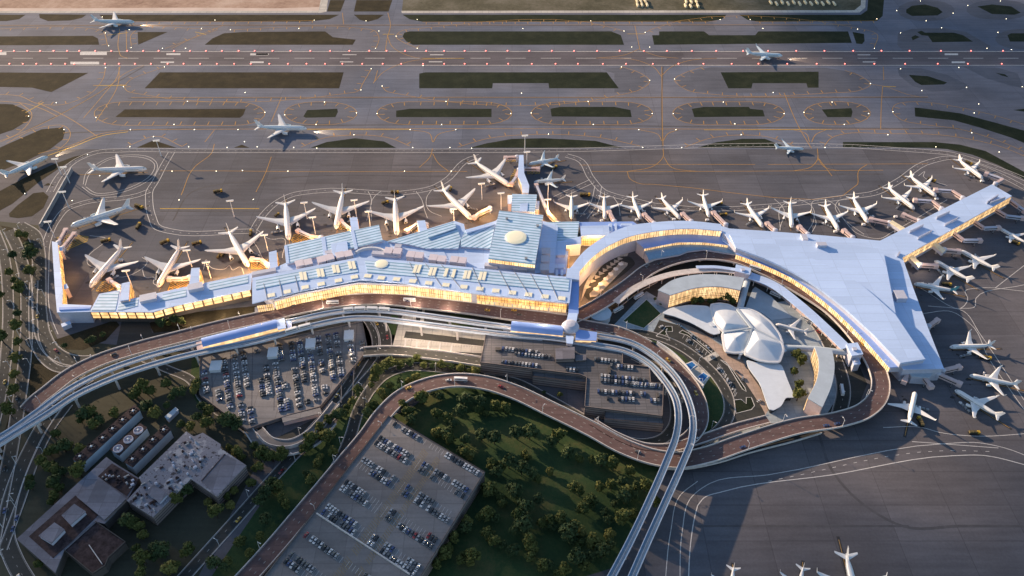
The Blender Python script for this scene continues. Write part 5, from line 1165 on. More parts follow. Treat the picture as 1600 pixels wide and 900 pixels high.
for i, (o_, m_, tag_, kind_, d_, l_) in enumerate(PL):
    if i in (0, 1, 2, 27, 38, 39, 40): continue
    f_ = Vector((m_.x, m_.y, 0)); lead.line([f_+d_*l_*.5, f_-d_*l_*.75], .45, .058); oil.line([f_+d_*l_*.42, f_-d_*l_*.8], 2.4, .034)
    for k_ in range(5):
        c_ = f_+d_*l_*random.uniform(-.1, .5)+Vector((-d_.y, d_.x, 0))*l_*random.uniform(-.3, .3); r_ = random.uniform(.8, 2.6); oil.poly([c_+Vector((r_*random.uniform(.6, 1.3)*math.cos(t), r_*random.uniform(.5, 1.1)*math.sin(t), .038+.0012*k_)) for t in [2*math.pi*j/10 for j in range(10)]])
lead.build('lead_in_marking', YEL, ground); oil.build('oil_stain_marking', OIL, ground)
def chock():
    o = thing('ground_power_unit', 'x', 'ground unit'); b = MB(); b.box((0, 0, 1), (3.2, 2.2, 1.3), taper=.9); b.box((0, 0, 1.75), (2.4, 1.6, .25)); b.build('body', WHITEP, o)
    for x in (-1, 1):
        b = MB(); b.tube((x, -1.2, .4), (x, 1.2, .4), .4, n=10); b.build('wheel', DARK, o)
    return o
place(chock, [(1053,344,0,1.2),(1247,361,20,1.2),(1305,363,0,1.2),(1349,352,0,1.2),(1399,340,0,1.2),(1463,312,0,1.2),(1534,284,0,1.2),(1105,345,0,1.2),(995,345,0,1.2),(940,346,10,1.1),(189,408,0,1.4)], 'ground unit', 'small white ground power unit by the ', 'ground power units on the apron')
# ================================================================ lights and masts
def lamp(label, cat, m, r, name, group, pts):
    pr = None
    for u, v in pts:
        if pr is None:
            pr = thing(name, label, cat, group=group); b = MB(); b.lathe([(r*1.1, 0), (r*1.1, .12), (r*.7, .3)], (0, 0, 0), 10); b.build('base', METAL, pr)
            b = MB(); b.lathe([(r*.8, .3), (r, .3+r*.45), (r*.7, .3+r), (.05, .3+r*1.25)], (0, 0, 0), 10); b.build('lens', m, pr); o = pr
        else: o = copy_tree(pr)
        q = G(u, v); o.location = (q.x, q.y, .06)
far = [2,22,43,63,84,105,124,149,174,199,224,248,272,297,322,347,373,398,426,454,485,516,546,577,604,633,666,694,726,759,793,827,862,897,933,968,1006,1042,1081,1119,1161,1200,1244,1288,1333,1377,1421,1470,1517,1567]
nr = [15,36,57,80,102,116,164,186,211,236,262,287,313,339,366,392,421,450,479,508,535,566,598,627,661,694,726,761,794,831,868,903,942,978,1020,1060,1099,1143,1185,1230,1276,1320,1366,1414,1465,1512,1565]
lamp('red runway edge light on the far white edge line', 'runway light', LRED, .85, 'runway_light', 'red lights on the far runway edge', [(x, 80) for x in far])
lamp('red runway edge light on the near white edge line', 'runway light', LRED, .85, 'runway_light', 'red lights on the near runway edge', [(x, 100.3) for x in nr])
WH = [(160,27),(336,32),(202,47),(315,45),(360,47),(165,52),(170,72),(205,75),(254,76),(290,76),(165,106),(257,105),(193,136),(383,145),(293,159),(88,161),(150,184),(45,182),(100,203),(272,195),(204,203),(304,203),(372,203),(240,214),(382,222),(400,203),(491,32),(467,45),(572,33),(652,31),(592,49),(619,57),(587,76),(652,76),(580,108),(661,103),(597,135),(564,141),(507,160),(414,176),(445,180),(557,177),(589,178),(494,195),(690,195),(697,159),(798,178),(641,203),(712,203),(553,211),(923,33),(817,45),(975,49),(1008,51),(987,74),(1015,74),(1125,31),(1172,31),(1192,45),(971,105),(1015,126),(1054,124),(815,146),(919,159),(1130,160),(830,177),(1019,178),(1052,178),(927,195),(1148,194),(998,203),(1056,203),(857,210),(1158,211),(1438,2),(1401,17),(1489,21),(1447,33),(1512,9),(1563,2),(1572,30),(1370,30),(1340,46),(1407,52),(1471,44),(1559,51),(1366,76),(1542,76),(1580,78),(1407,108),(1498,106),(1360,131),(1510,137),(1440,142),(1597,136),(1208,145),(1529,163),(1300,160),(1225,178),(1256,176),(1357,178),(1395,175),(1522,177),(1319,195),(1387,211),(1518,208)]
lamp('small white taxiway light', 'taxiway light', LWHT, .42, 'taxiway_light', 'white taxiway lights', WH)
WA = [(203,230),(295,230),(355,231),(269,268),(338,268),(379,267),(280,313),(396,312),(113,314),(156,275),(402,230),(459,231),(495,232),(645,231),(703,231),(737,232),(450,268),(632,268),(705,268),(1004,231),(1065,231),(1289,231),(1462,230),(1561,238),(39,303),(137,242)]
lamp('small white apron light', 'apron light', LWHT, .4, 'apron_light', 'white apron lights', WA)
def spot(name, p, tgt, e, col, size=1.2, rad=1.0, blend=.7):
    l = bpy.data.lights.new(name, 'SPOT'); l.energy = e; l.color = col; l.spot_size = size; l.spot_blend = blend; l.shadow_soft_size = rad
    o = bpy.data.objects.new(name, l); COL.objects.link(o); o.location = p; o.rotation_euler = (Vector(tgt)-Vector(p)).to_track_quat('-Z', 'Y').to_euler(); return o
def mast():
    o = thing('floodlight_mast', 'x', 'floodlight mast'); b = MB(); b.tube((0, 0, 0), (0, 0, 21), .55, .3, 10); b.build('pole', WHITEP, o)
    b = MB(); b.box((0, 0, 21.2), (7.5, 1.3, .8)); h = b.build('crossbar', WHITEP, o); b = MB()
    for k in range(5): b.box((-2.9+1.45*k, -.35, 20.6), (1, .9, .45))
    b.build('lamp', LHEAD, h); return o
MA = [(109,286),(108,325),(86,372),(252,244),(96,273),(207,449),(366,339),(480,342),(493,365),(557,338),(579,356),(300,417),(330,436),(419,393),(753,312),(783,327),(820,236),(856,312),(823,262),(710,352),(855,337)]
place(mast, [(u, v, 10, 1) for u, v in MA], 'floodlight mast', 'white floodlight mast by the ', 'floodlight masts on the apron')
WARM = (1.0, .50, .16)
for k, (u, v, e) in enumerate([(420,410,1.2),(480,372,1),(540,356,.9),(580,358,.9),(640,352,1),(705,345,1),(760,325,.9),(800,300,1.0),(850,345,1.2),(175,452,.9),(275,440,1.1),(340,425,1.2),(390,412,1.2),(120,470,.25),(105,420,.2),(900,400,1.0),(930,380,.6),(935,430,.6),(905,460,.6),(860,325,1.0)]):
    p = G(u, v, 13); l = bpy.data.lights.new('flood_lamp', 'POINT'); l.energy = 19000*e; l.color = WARM; l.shadow_soft_size = .8
    o = bpy.data.objects.new('flood_lamp', l); COL.objects.link(o); o.location = p
for k, (u, v, e) in enumerate([(255,500,.5),(300,496,.8),(345,486,.8),(383,484,.8),(640,505,1.2),(690,525,1.6),(740,530,1.4),(640,530,1.4),(660,545,.8),(1440,410,.5),(1500,372,.5),(600,466,.7),(500,476,.7),(700,477,.7),(550,468,.7),(650,470,.7),(450,484,.7),(790,489,.6),(850,495,.6)]):
    p = G(u, v, (8 if u < 400 else 24) if v > 480 else 14); l = bpy.data.lights.new('street_flood', 'POINT'); l.energy = 7500*e; l.color = (1, .74, .52); l.shadow_soft_size = .8
    o = bpy.data.objects.new('street_flood', l); COL.objects.link(o); o.location = p
for i in (0, 1, 2, 39):
    o, m, tag, kind, d, L = PL[i]; p = m+d*(L*.5+1)+Vector((0, 0, .5)); p.z = 2.5
    spot('landing_light', p, p+d*45+Vector((0, 0, -2.6)), 190000 if i != 39 else 110000, (1, .72, .42), .62, .3)
# ================================================================ street lamps
def street():
    o = thing('street_lamp', 'x', 'street lamp'); b = MB(); b.tube((0, 0, 0), (0, 0, 9), .22, .13, 8); b.tube((0, 0, 8.9), (0, 2.2, 9.3), .12, .1, 6); b.build('pole', WHITEP, o)
    b = MB(); b.box((0, 2.6, 9.3), (.6, 1.4, .25), taper=.7); b.build('lamp_head', WHITEP, o); return o
SLP = street(); first = [True]
def lamps(path, w, step, label, group, start=10, both=True):
    for i, (p, d) in enumerate(even(path, step, start)):
        u, v = Pix(p)
        if not (-20 < u < 1620 and 0 < v < 930): continue
        s = 1 if (i % 2 and both) else -1; nn = Vector((-d.y, d.x, 0))*s
        o = SLP if first[0] else copy_tree(SLP); first[0] = False
        q = p+nn*(w/2+.3); o.location = (q.x, q.y, p.z); o.rotation_euler = (0, 0, math.atan2(-nn.x, nn.y)+math.pi); o['label'] = label; o['group'] = group
for k, (key, lab) in enumerate([('departures_road', 'white street lamp on the parapet of the departures road'), ('loop_road', 'white street lamp on the parapet of the brown loop road'), ('highway', 'white street lamp beside the left-hand highway'), ('approach_road', 'white street lamp beside the approach road under the west pier'), ('ring_road', 'white street lamp beside the ring road around the plant'), ('access_road', 'white street lamp beside the access road past the plant'), ('ramp_road', 'white street lamp on the ramp beside the loop road'), ('hotel_road', 'white street lamp beside the hotel forecourt road')]):
    for n_, pth in ROADPATH.items():
        if n_.rstrip('0123456789') == key: lamps(pth, 15 if key in ('departures_road', 'loop_road') else 10, 42, lab, lab.replace('lamp', 'lamps'))
# ================================================================ cars
CARC = dict(white=(.62, .62, .63), silver=(.34, .35, .37), black=(.02, .02, .022), grey=(.12, .125, .13), blue=(.05, .08, .20), red=(.30, .03, .03), yellow=(.70, .42, .04))
CARP = {}
def car_proto(cn):
    m = MT.get('car_paint_'+cn)
    if not m:
        m, nt, bs = base('car_paint_'+cn, .28); bs.inputs['Base Color'].default_value = rgb(CARC[cn]); bs.inputs['Coat Weight'].default_value = .5
    b = MB(); prof = [(-2.25, .45), (-2.25, .95), (-1.9, 1.05), (.95, 1.02), (2.1, .86), (2.28, .6), (2.28, .45)]
    i = len(b.v)
    for y, k in ((-.9, .96), (.9, .96)): b.v += [(x, y, z) for x, z in prof]
    n = len(prof); b.f.append(tuple(range(n-1, -1, -1))); b.m.append(0); b.f.append(tuple(range(n, 2*n))); b.m.append(0)
    b.f = [f[::-1] for f in b.f]
    for k in range(n): j = (k+1) % n; b.f.append((k, j, n+j, n+k)); b.m.append(0)
    b.hexa([(-1.95, -.84, 1.02), (1.0, -.84, 1.02), (1.0, .84, 1.02), (-1.95, .84, 1.02)], [(-1.45, -.66, 1.46), (.25, -.66, 1.46), (.25, .66, 1.46), (-1.45, .66, 1.46)], 1)
    b.box((-.6, 0, 1.5), (1.6, 1.3, .07), 0, 0)
    for x in (-1.4, 1.4):
        for s in (-1, 1): b.tube((x, s*.72, .34), (x, s*.92, .34), .34, n=10, m=2)
    for s in (-.6, .6): b.box((2.25, s, .72), (.1, .35, .14), 0, 3)
    if cn == 'yellow': b.box((-.6, 0, 1.65), (.3, .8, .22), 0, 3)
    o = b.build('parked_car', [m, GLASS, DARK, WHITEP], origin=(0, 0, 0)); return o
NC = [0]
def car(p, rz, cn, label, group, sc=1.0):
    k = cn
    if k not in CARP: CARP[k] = car_proto(k); o = CARP[k]
    else: o = CARP[k].copy(); COL.objects.link(o)
    o.location = p; o.rotation_euler = (0, 0, rz); o.scale = (sc, sc, sc); meta(o, label, 'car', group); NC[0] += 1
rc = random.Random(3)
def pick(): return rc.choices(['white', 'silver', 'black', 'grey', 'blue', 'red'], [5, 4, 4, 5, 2.5, .3])[0]
SLOTS = []
def slot(*a): SLOTS.append(a)
def exec_rest():
    """the nearest parked cars are cars of their own; the small far ones beyond three hundred share one mesh"""
    SLOTS.sort(key=lambda a: -Pix(Vector(a[0]))[1]); own = max(0, 298-NC[0])
    for a in SLOTS[:own]: car(*a)
    names = list(CARC); b = MB(); mats = [CARP[k].data.materials[0] if k in CARP else WHITEP for k in names]+[GLASS, DARK, WHITEP]; src = CARP['white'].data
    for p, rz, cn, l, g, sc in SLOTS[own:]:
        c, s = math.cos(rz), math.sin(rz); i = len(b.v)
        b.v += [(p[0]+sc*(v.co.x*c-v.co.y*s), p[1]+sc*(v.co.x*s+v.co.y*c), p[2]+sc*v.co.z) for v in src.vertices]
        for f in src.polygons: b.f.append(tuple(i+k for k in f.vertices)); b.m.append(names.index(cn) if f.material_index == 0 else len(names)+f.material_index-1)
    print('CARS', own, len(SLOTS)-own)
    if len(SLOTS) > own: meta(b.build('parked_cars', mats), 'many small far parked cars on the central garage and slanted deck', 'cars', kind='stuff')
# slanted deck: columns of cars
cols = [(318,575,640),(335,565,650),(350,562,655),(366,556,660),(380,552,662),(402,548,664),(412,545,655),(427,542,655),(437,540,652),(455,536,648),(468,534,645),(482,530,640),(497,527,632),(512,524,620),(525,522,600),(545,518,580),(563,512,560)]
poly = inset(ccw(P2(OL, 4)), 3.5)
for u0, v0, v1 in cols:
    a, c = G(u0, v0, 4), G(u0+(v1-v0)*.13, v1, 4); on = 0
    for p, d in even([a, c], 2.75):
        if on <= 0: on = rc.randint(2, 9); full = rc.random() < .74
        on -= 1
        if full and inside(p.to_2d(), poly) and rc.random() < .9:
            cn = pick(); slot((p.x, p.y, 4.01), math.atan2(d.y, d.x)+math.pi/2+rc.choice((0, math.pi)), cn, f'{cn} car on the slanted deck', f'{cn} cars on the slanted deck', 1.1)
n0 = NC[0]
for rv in ROWS:
    on = 0
    for k in range(int(UL/2.9)-2):
        u = 6.45+2.9*k
        if on <= 0: on = rc.randint(2, 7); full = rc.random() < .82
        on -= 1
        if .40 < u/UL < .51 or .56 < u/UL < .63: continue
        p = O0+U0*u+V0*rv; px = Pix(p)
        if full and rc.random() < .85 and px[1] < 905:
            cn = pick(); slot((p.x, p.y, 12.01), math.atan2(V0.y, V0.x)+rc.choice((0, math.pi)), cn, f'{cn} car on the foreground garage', f'{cn} cars on the foreground garage', 1.08)
n0 = NC[0]; poly = inset(ccw(P2(main, 13)), 3.2)
for x0, x1, y0, sl_ in ((762,860,523,.12),(905,970,541,.11),(780,860,549,.12),(930,1010,562,.1),(785,905,566,.11),(955,1015,572,.1),(940,1030,588,.1),(980,1035,600,.08),(935,1030,612,.06),(950,1030,623,.05),(786,840,545,.12),(940,1030,595,.1)):
    on = 0; cand = globals().setdefault('cand', [])
    a, c = G(x0, y0, 13), G(x1, y0+(x1-x0)*sl_, 13)
    for p, d in even([a, c], 2.9):
        if on <= 0: on = rc.randint(1, 4); full = rc.random() < .85
        on -= 1
        if full and inside(p.to_2d(), poly): cand.append((p, d))
for p, d in rc.sample(cand, min(150, len(cand))):
    cn = pick(); slot((p.x, p.y, 13.01), math.atan2(d.y, d.x)+math.pi/2, cn, f'{cn} car on the louvred central garage', f'{cn} cars on the central garage', 1.08)
for u, v, cn in ((1033,511,'white'),(1062,509,'white'),(1080,526,'silver'),(1104,543,'white'),(1112,558,'silver'),(1122,577,'white'),(1136,595,'white'),(1140,600,'silver'),(1152,582,'grey'),(1160,592,'silver'),(1186,627,'white'),(1075,533,'silver'),(1090,549,'silver'),(1258,480,'white'),(1262,503,'white'),(1278,519,'red'),(1316,611,'white'),(1000,462,'white'),(966,484,'white')):
    q = G(u, v); car((q.x, q.y, .16), rc.choice((.6, -.9, 1.2)), cn, f'{cn} car near the shell hall', f'{cn} cars around the shell hall', 1.0)
for key, nn_, zt_ in (('departures_road', 7, 0), ('loop_road', 12, 0), ('approach_road', 2, 0), ('highway', 2, 0), ('access_road', 3, 0), ('ring_road', 2, 0)):
    for n_, pth in ROADPATH.items():
        if n_.rstrip('0123456789') != key: continue
        pe = [x for x in even(pth, 3, 5) if -10 < Pix(x[0])[0] < 1610 and Pix(x[0])[1] < 910]
        for p, d in rc.sample(pe, min(len(pe), nn_)):
            cn = rc.choice(['white', 'yellow', 'red', 'black', 'blue', 'grey', 'yellow']); w_ = {'departures_road': 5, 'loop_road': 4}.get(key, 2); nrm = Vector((-d.y, d.x, 0)); off = rc.choice((-w_, 0, w_)) if key in ('departures_road', 'loop_road') else rc.choice((-w_, w_))
            q = p+nrm*off; car((q.x, q.y, p.z+.03), math.atan2(d.y, d.x), cn, f'{cn} car driving on the {key.replace("_", " ")}', f'{cn} cars on the {key.replace("_", " ")}', 1.1)
exec_rest()
def bus():
    o = thing('bus', 'x', 'bus'); b = MB(); b.box((0, 0, 1.75), (11.5, 2.5, 2.6), taper=.97); b.box((-1, 0, 3.12), (6, 1.8, .25)); b.build('body', WHITEP, o)
    b = MB(); b.box((.2, 0, 2.1), (10.6, 2.54, .9)); b.box((5.72, 0, 1.9), (.12, 2.2, 1.3)); b.build('window_band', GLASS, o)
    for x in (-3.6, 3.6): b = MB(); b.tube((x, -1.2, .5), (x, 1.2, .5), .5, n=12); b.build('wheel', DARK, o)
    return o
bp = None
for u, v, a, z, lab in ((1315,611,80,.2,'white bus on the curved lane east of the south-eastern hotel wing'), (966,485,38,.2,'white bus on the hotel road beside the round pale roof'), (998,464,40,.2,'white bus on the hotel road north of the triangular lawn'), (1264,502,-45,.2,'white bus on the lane beside the displayed propeller airliner'), (1212,462,-38,.2,'white bus below the blue stepped station canopy'), (520,474,2,8.05,'white bus on the departures road at the left of the golden front'), (640,470,-3,8.05,'white bus on the departures road at the middle of the golden front'), (1180,420,-30,8.05,'white bus on the loop road near the northern canopy box'), (720,594,-4,8.05,'white bus on the top bend of the brown loop road')):
    o = bp = bus() if bp is None else bp
    if bp['label'] != 'x': o = copy_tree(bp)
    q = G(u, v, z); o.location = (q.x, q.y, z); o.rotation_euler = (0, 0, R(a)); o['label'] = lab; o['group'] = 'white buses'
# far off field containers
cpr = None
for i, (u, v) in enumerate([(995,3),(1001,3),(1008,3),(996,9),(1003,9),(1011,9),(1072,4),(1080,4),(1088,4),(1071,10),(1079,11),(1090,10)]+[(1204+9*k, 5+(k % 2)*2) for k in range(12)]):
    if cpr is None:
        b = MB(); b.box((0, 0, 1.4), (2.6, 12, 2.6)); b.box((0, 0, 2.78), (2.3, 11.4, .15)); 
        for k in range(5): b.box((0, -5+2.5*k, 1.4), (2.72, .25, 2.5))
        cpr = b.build('shipping_container', CREAMW, origin=(0, 0, 0)); o = cpr
    else: o = cpr.copy(); COL.objects.link(o)
    q = G(u, v); o.location = (q.x, q.y, .06); o.rotation_euler = (0, 0, rc.choice((0, .04))); meta(o, 'pale trailer in the far yard', 'trailer', 'trailers in the far yard')
# ================================================================ trees
def tree_proto(seed, mat, n=620, rad=4.6, ht=9.5):
    r = random.Random(seed); o = thing('tree', 'x', 'tree')
    b = MB(); b.tube((0, 0, 0), (.1, .1, ht*.45), .34, .22, 7)
    lobes = [(Vector((0, 0, ht*.62)), rad*.72)]
    for k in range(6):
        t = 2*math.pi*k/6+r.uniform(-.4, .4); d = rad*r.uniform(.42, .62); z = ht*r.uniform(.42, .72); c = Vector((d*math.cos(t), d*math.sin(t), z)); lobes.append((c, rad*r.uniform(.38, .52)))
        b.tube((.05, .05, ht*.32), tuple(c*.8+Vector((0, 0, ht*.1))), .16, .06, 5)
    lobes.append((Vector((r.uniform(-.8, .8), r.uniform(-.8, .8), ht*.84)), rad*.42))
    b.build('trunk', BARK, o)
    b = MB(); wt = [q[1]**2 for q in lobes]
    for k in range(n):
        c, rr = r.choices(lobes, wt)[0]; d = Vector((r.gauss(0, 1), r.gauss(0, 1), r.gauss(.25, 1))).normalized(); p = c+d*rr*(r.random()**.35)*Vector((1, 1, .85)).length/1.65
        nrm = (d*.9+Vector((r.gauss(0, .5), r.gauss(0, .5), r.gauss(.3, .5)))).normalized(); a = nrm.orthogonal().normalized(); a.rotate(Matrix.Rotation(r.uniform(0, 6.28), 3, nrm)); e = nrm.cross(a); s = r.uniform(.38, .85)
        if p.z < 1.6: continue
        b.poly([p-a*s*.9-e*s*.5, p+a*s*.3-e*s*.8, p+a*s+e*s*.2, p+e*s*.9, p-a*s*.7+e*s*.4])
    b.build('crown', mat, o); return o
TP = [tree_proto(k, (LEAF, LEAFD, LEAF, LEAFL, LEAFD, LEAF)[k], rad=(4.0, 4.5, 5.0, 4.2, 5.4, 4.6)[k], ht=(9, 10.5, 9.5, 8, 11, 12)[k]) for k in range(6)]
used = set(); rt = random.Random(21); NT = [0]
def tree(u, v, s, label, group, z=0.0):
    k = rt.randrange(6); s *= rt.choice((.85, 1.05, 1.2, 1.35))
    if k not in used: o = TP[k]; used.add(k)
    else: o = copy_tree(TP[k])
    q = G(u, v, 5); s *= rt.uniform(.85, 1.18); o.location = (q.x, q.y, z); o.rotation_euler = (0, 0, rt.uniform(0, 6.28)); o.scale = (s, s, s*rt.uniform(.9, 1.1)); o['label'] = label; o['group'] = group; NT[0] += 1
def many(ox, oy, pts, s, label, group, z=0.0):
    for a, c in pts: tree(ox+a/4, oy+c/4, s, label, group, z)
PARK = [(30,20),(110,20),(140,10),(250,70),(290,40),(80,130),(100,160),(350,140),(420,165),(500,170),(560,190),(620,200),(740,240),(240,240),(130,270),(60,240),(160,290),(550,340),(620,340),(690,320),(780,340),(830,350),(420,370),(490,440),(440,480),(380,350),(720,390),(760,400),(640,450),(700,420),(580,500),(690,550),(760,510),(600,550),(900,440),(40,430),(20,380),(80,480),(40,540),(160,420),(230,560),(250,590),(300,550),(180,580),(20,620),(70,590),(110,690),(120,720),(340,600),(390,580),(430,620),(350,650),(420,700),(380,680),(510,690),(610,640),(610,710),(490,780),(560,760),(190,830),(240,830),(280,880),(330,860),(110,780),(10,740),(450,840),(400,800)]
many(800, 675, PARK, 1.0, 'round green park tree', 'trees in the park')
many(400, 450, [(1040,700),(1150,680),(1310,710),(1390,760),(1440,780),(1500,740),(1560,760),(1400,720),(1280,770),(1200,820),(1130,790),(950,780),(970,830),(920,740),(1230,850)], 1.0, 'green tree inside the loop road', 'trees inside the loop road')
many(400, 675, [(1190,20),(1130,10),(1210,50),(1310,50),(1410,30),(1490,50),(1280,110),(1340,140),(1310,130),(1480,210),(1530,220),(1580,200),(1500,260),(1430,340),(1460,370),(1530,400),(1540,440),(1590,350),(1450,520),(1500,540),(1400,530),(1320,560),(1310,610),(1240,670),(1200,730),(1450,640),(1490,690),(1540,700),(1590,750),(1300,760),(1280,800),(1340,810),(1360,790),(1180,770),(1130,830)], .95, 'green tree beside the foreground garage', 'trees beside the foreground garage')
many(400, 675, [(410,20),(450,30),(330,90),(300,110),(350,70),(400,150),(380,190),(480,120),(310,260),(340,300),(130,350),(100,330),(160,420),(190,460),(40,150),(100,160),(150,170),(20,210),(30,440),(70,380),(60,550),(20,640),(170,140)], .95, 'green tree on the road verge', 'trees on the verge')
many(400, 450, [(1010,440),(840,470),(900,480),(960,470),(1050,480),(1100,480),(1160,490),(1220,490),(1280,500),(1330,510),(1370,520),(740,560),(760,540),(800,500),(720,600),(900,580),(950,570),(1000,560),(840,610),(780,650),(800,680),(720,750),(700,780),(740,740),(600,700),(640,650),(570,740),(530,790),(560,780),(500,800),(450,830),(400,880)], .85, 'small tree below the bridge', 'trees in the belt below the bridge')
many(0, 450, [(860,650),(900,630),(940,640),(840,670),(1040,600),(1070,680),(1100,660),(1040,730),(1140,650),(1210,640),(1220,620),(1230,590),(500,820),(540,800),(580,790),(620,830),(590,860),(700,770),(720,790),(920,750),(970,790),(1270,750),(1300,770),(1130,850),(1190,860),(1230,810),(1300,860),(1390,810),(1430,850),(1480,870)], .95, 'tree in the northern plant yard', 'trees in the north of the plant yard')
many(0, 675, [(350,10),(300,120),(350,110),(400,100),(430,80),(260,180),(310,220),(350,240),(390,250),(340,310),(320,330),(180,290),(190,340),(500,260),(500,110),(370,350),(340,400),(320,430)], .95, 'tree west of the power plant', 'trees west of the plant')
many(0, 675, [(830,570),(800,560),(870,590),(890,640),(850,720),(900,800),(990,740),(960,780),(1020,750),(880,880),(1120,400),(1170,370),(1100,430),(1430,90),(1480,120),(1510,150),(1590,90),(1590,220),(1460,360),(1420,400),(1440,450),(1380,480),(1350,510),(1300,430),(1570,320),(1150,760),(1180,740),(1100,830),(1060,860),(1340,830),(1400,840),(1420,810),(1560,750),(1500,680),(240,820)], .95, 'tree around the plant buildings', 'trees around the plant')
for u, v in ((33,455),(28,490),(27,512),(28,535),(25,560),(22,585),(20,610),(15,645),(20,400),(14,425),(23,437),(2,460),(3,530),(45,388),(40,366),(30,366),(50,402),(48,424)): tree(u, v, 1.1, 'dark tree on the highway median', 'trees on the highway median')
for u, v in ((136,532),(144,530),(160,522),(100,539)): tree(u, v, .55, 'low green bush on the mound below the western concourse', 'bushes on the mound')
for u, v in ((252,506),(262,503),(272,500),(283,503)): tree(u, v, .8, 'warm-lit tree in front of the golden concourse windows', 'trees before the golden windows')
for u, v in ((1247,556),(1252,566),(1241,580),(1248,602),(1250,612),(1247,620)): tree(u, v, .85, 'dark tree in the court of the south-eastern hotel wing', 'trees in the eastern hotel court')
for u, v in ((1085,470),(1095,470),(1110,470),(1118,467),(1127,463),(1136,466),(1145,470)): tree(u, v, .75, 'dark tree before the northern golden wall', 'trees in the northern hotel court')
for u, v in ((1024,464),(1033,471),(912,489),(850,610),(875,615)): tree(u, v, .5, 'small dark bush beside a pavement near the central garage or hotel', 'small bushes')
print('TREES', NT[0])
# ---- look-alikes: say which one it is by its place in its row
ORD = 'first second third fourth fifth sixth seventh eighth ninth tenth eleventh twelfth thirteenth fourteenth fifteenth sixteenth seventeenth eighteenth nineteenth twentieth'.split()
def ordn(k): return ORD[k] if k < 20 else f'{k+1}'+('th' if 10 < (k+1) % 100 < 14 else {1: 'st', 2: 'nd', 3: 'rd'}.get((k+1) % 10, 'th'))
bpy.context.view_layer.update()
sets = {}
for o in SC.objects:
    if o.parent is None and o.get('label') and o.get('category'): sets.setdefault(o['label'], []).append((Pix(o.matrix_world.translation), o))
for lab, ms in sets.items():
    if len(ms) < 2: continue
    row = len(ms) <= 7 or 'edge line' in lab or 'street lamp' in lab
    k = 1 if row else math.ceil(len(ms)/8)
    ms.sort(key=lambda q: q[0][1]); n = len(ms)
    for r_ in range(k):
        part = sorted(ms[r_*n//k:(r_+1)*n//k], key=lambda q: q[0][0])
        for j, (px_, o) in enumerate(part): o['label'] = f'{lab}, {ordn(j)} from the left'+('' if row else f' in the {ordn(r_)} row down')
# ================================================================ light
SUN_EL = R(16.0); SH = Vector((.77, -.62, 0)).normalized()
Ld = Vector((SH.x*math.cos(SUN_EL), SH.y*math.cos(SUN_EL), -math.sin(SUN_EL)))
sl = bpy.data.lights.new('sun', 'SUN'); sl.energy = 4.9; sl.angle = R(.6); sl.color = (1.0, .73, .48)
so = bpy.data.objects.new('sun', sl); COL.objects.link(so); so.rotation_euler = Ld.to_track_quat('-Z', 'Y').to_euler(); so.location = (-600, 900, 400)
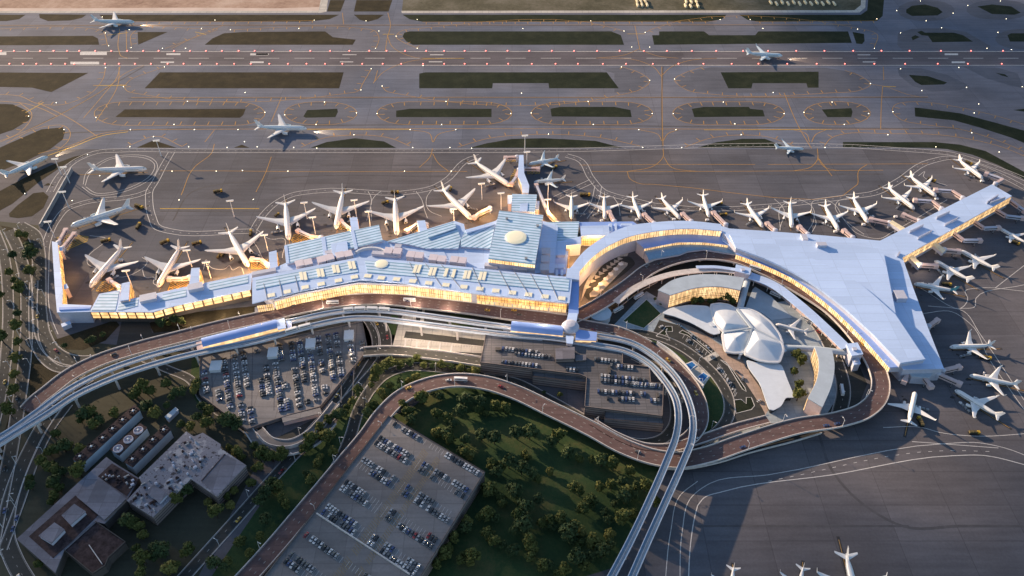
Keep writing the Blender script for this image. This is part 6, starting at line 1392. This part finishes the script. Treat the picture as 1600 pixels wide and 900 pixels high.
# ---- added out-of-view clouds, set up-sun to shade the foreground and far right corner
cm = bpy.data.materials.new('added_shade_vapour'); cm.use_nodes = True; ct = cm.node_tree
for nd in list(ct.nodes):
    if nd.type == 'BSDF_PRINCIPLED': ct.nodes.remove(nd)
pv = ct.nodes.new('ShaderNodeVolumePrincipled'); pv.inputs['Density'].default_value = .0065; pv.inputs['Anisotropy'].default_value = .3; pv.inputs['Color'].default_value = (.95, .95, .95, 1)
ct.links.new(pv.outputs[0], [nd for nd in ct.nodes if nd.type == 'OUTPUT_MATERIAL'][0].inputs['Volume'])
CLH = 900.0; rk = random.Random(8)
def puff(gx, gy, a, c=26):
    k = (CLH+rk.uniform(-40, 40))/math.tan(SUN_EL); x, y = gx-SH.x*k, gy-SH.y*k; b = MB(); n, m_ = 14, 8
    for i in range(1, m_):
        t = math.pi*i/m_
        for j in range(n):
            f = 2*math.pi*j/n; w_ = 1+rk.uniform(-.1, .1); b.v.append((x+a*w_*math.sin(t)*math.cos(f), y+a*w_*math.sin(t)*math.sin(f), k*math.tan(SUN_EL)+c*w_*math.cos(t)))
    b.v += [(x, y, k*math.tan(SUN_EL)+c), (x, y, k*math.tan(SUN_EL)-c)]; T, B = len(b.v)-2, len(b.v)-1
    for i in range(m_-2):
        for j in range(n): e = (j+1) % n; b.f.append((i*n+j, (i+1)*n+j, (i+1)*n+e, i*n+e)); b.m.append(0)
    for j in range(n): e = (j+1) % n; b.f.append((T, j, e)); b.m.append(0); b.f.append((B, (m_-2)*n+e, (m_-2)*n+j)); b.m.append(0)
    o = b.build('added_shade_cloud', cm, origin=(x, y, CLH), smooth=True); meta(o, kind='stuff')
for gx, gy, a in ((-420,330,110),(-300,300,105),(-180,290,100),(-60,270,95),(60,260,90),(180,255,80),(-480,430,85),(-420,420,60),(-120,330,80),(320,260,90),(460,270,90),(-620,420,120),(-330,350,90),(-180,330,90),(-520,360,100),(0,290,80),(500,330,80),(420,340,60),(250,320,60),(740,380,80),(-700,330,90),(-560,300,80),(380,280,70),(690,260,80),(960,1050,140),(780,980,90),(1000,1250,150),(560,1000,130),(650,900,100),(480,1150,100),(760,1150,130),(520,1250,120),(420,1300,100),(560,240,90),(600,330,70),(40,340,60),
                  (560,1150,130),(700,1050,120),(820,1150,150),(640,1300,150),(860,930,110),(480,1330,110)):
    puff(gx, gy, a)
w = bpy.data.worlds.new('World'); SC.world = w; w.use_nodes = True
nt = w.node_tree; bg = nt.nodes['Background']; sky = nt.nodes.new('ShaderNodeTexSky'); sky.sky_type = 'NISHITA'; sky.sun_disc = False
sky.sun_elevation = SUN_EL; sky.sun_rotation = math.atan2(-SH.x, -SH.y); sky.ozone_density = 1.6; sky.air_density = 1.0; sky.dust_density = .6
nt.links.new(sky.outputs[0], bg.inputs[0]); bg.inputs[1].default_value = .1
vs = SC.view_settings; vs.view_transform = 'Standard'; vs.look = 'None'; vs.gamma = 1; vs.use_curve_mapping = False; vs.exposure = 0.86
SC.render.engine = 'CYCLES'; SC.cycles.use_denoising = True
try: SC.cycles.denoiser = 'OPENIMAGEDENOISE'
except Exception: pass
SC.cycles.max_bounces = 5; SC.cycles.diffuse_bounces = 2; SC.cycles.glossy_bounces = 2; SC.cycles.transmission_bounces = 1; SC.cycles.sample_clamp_indirect = 4
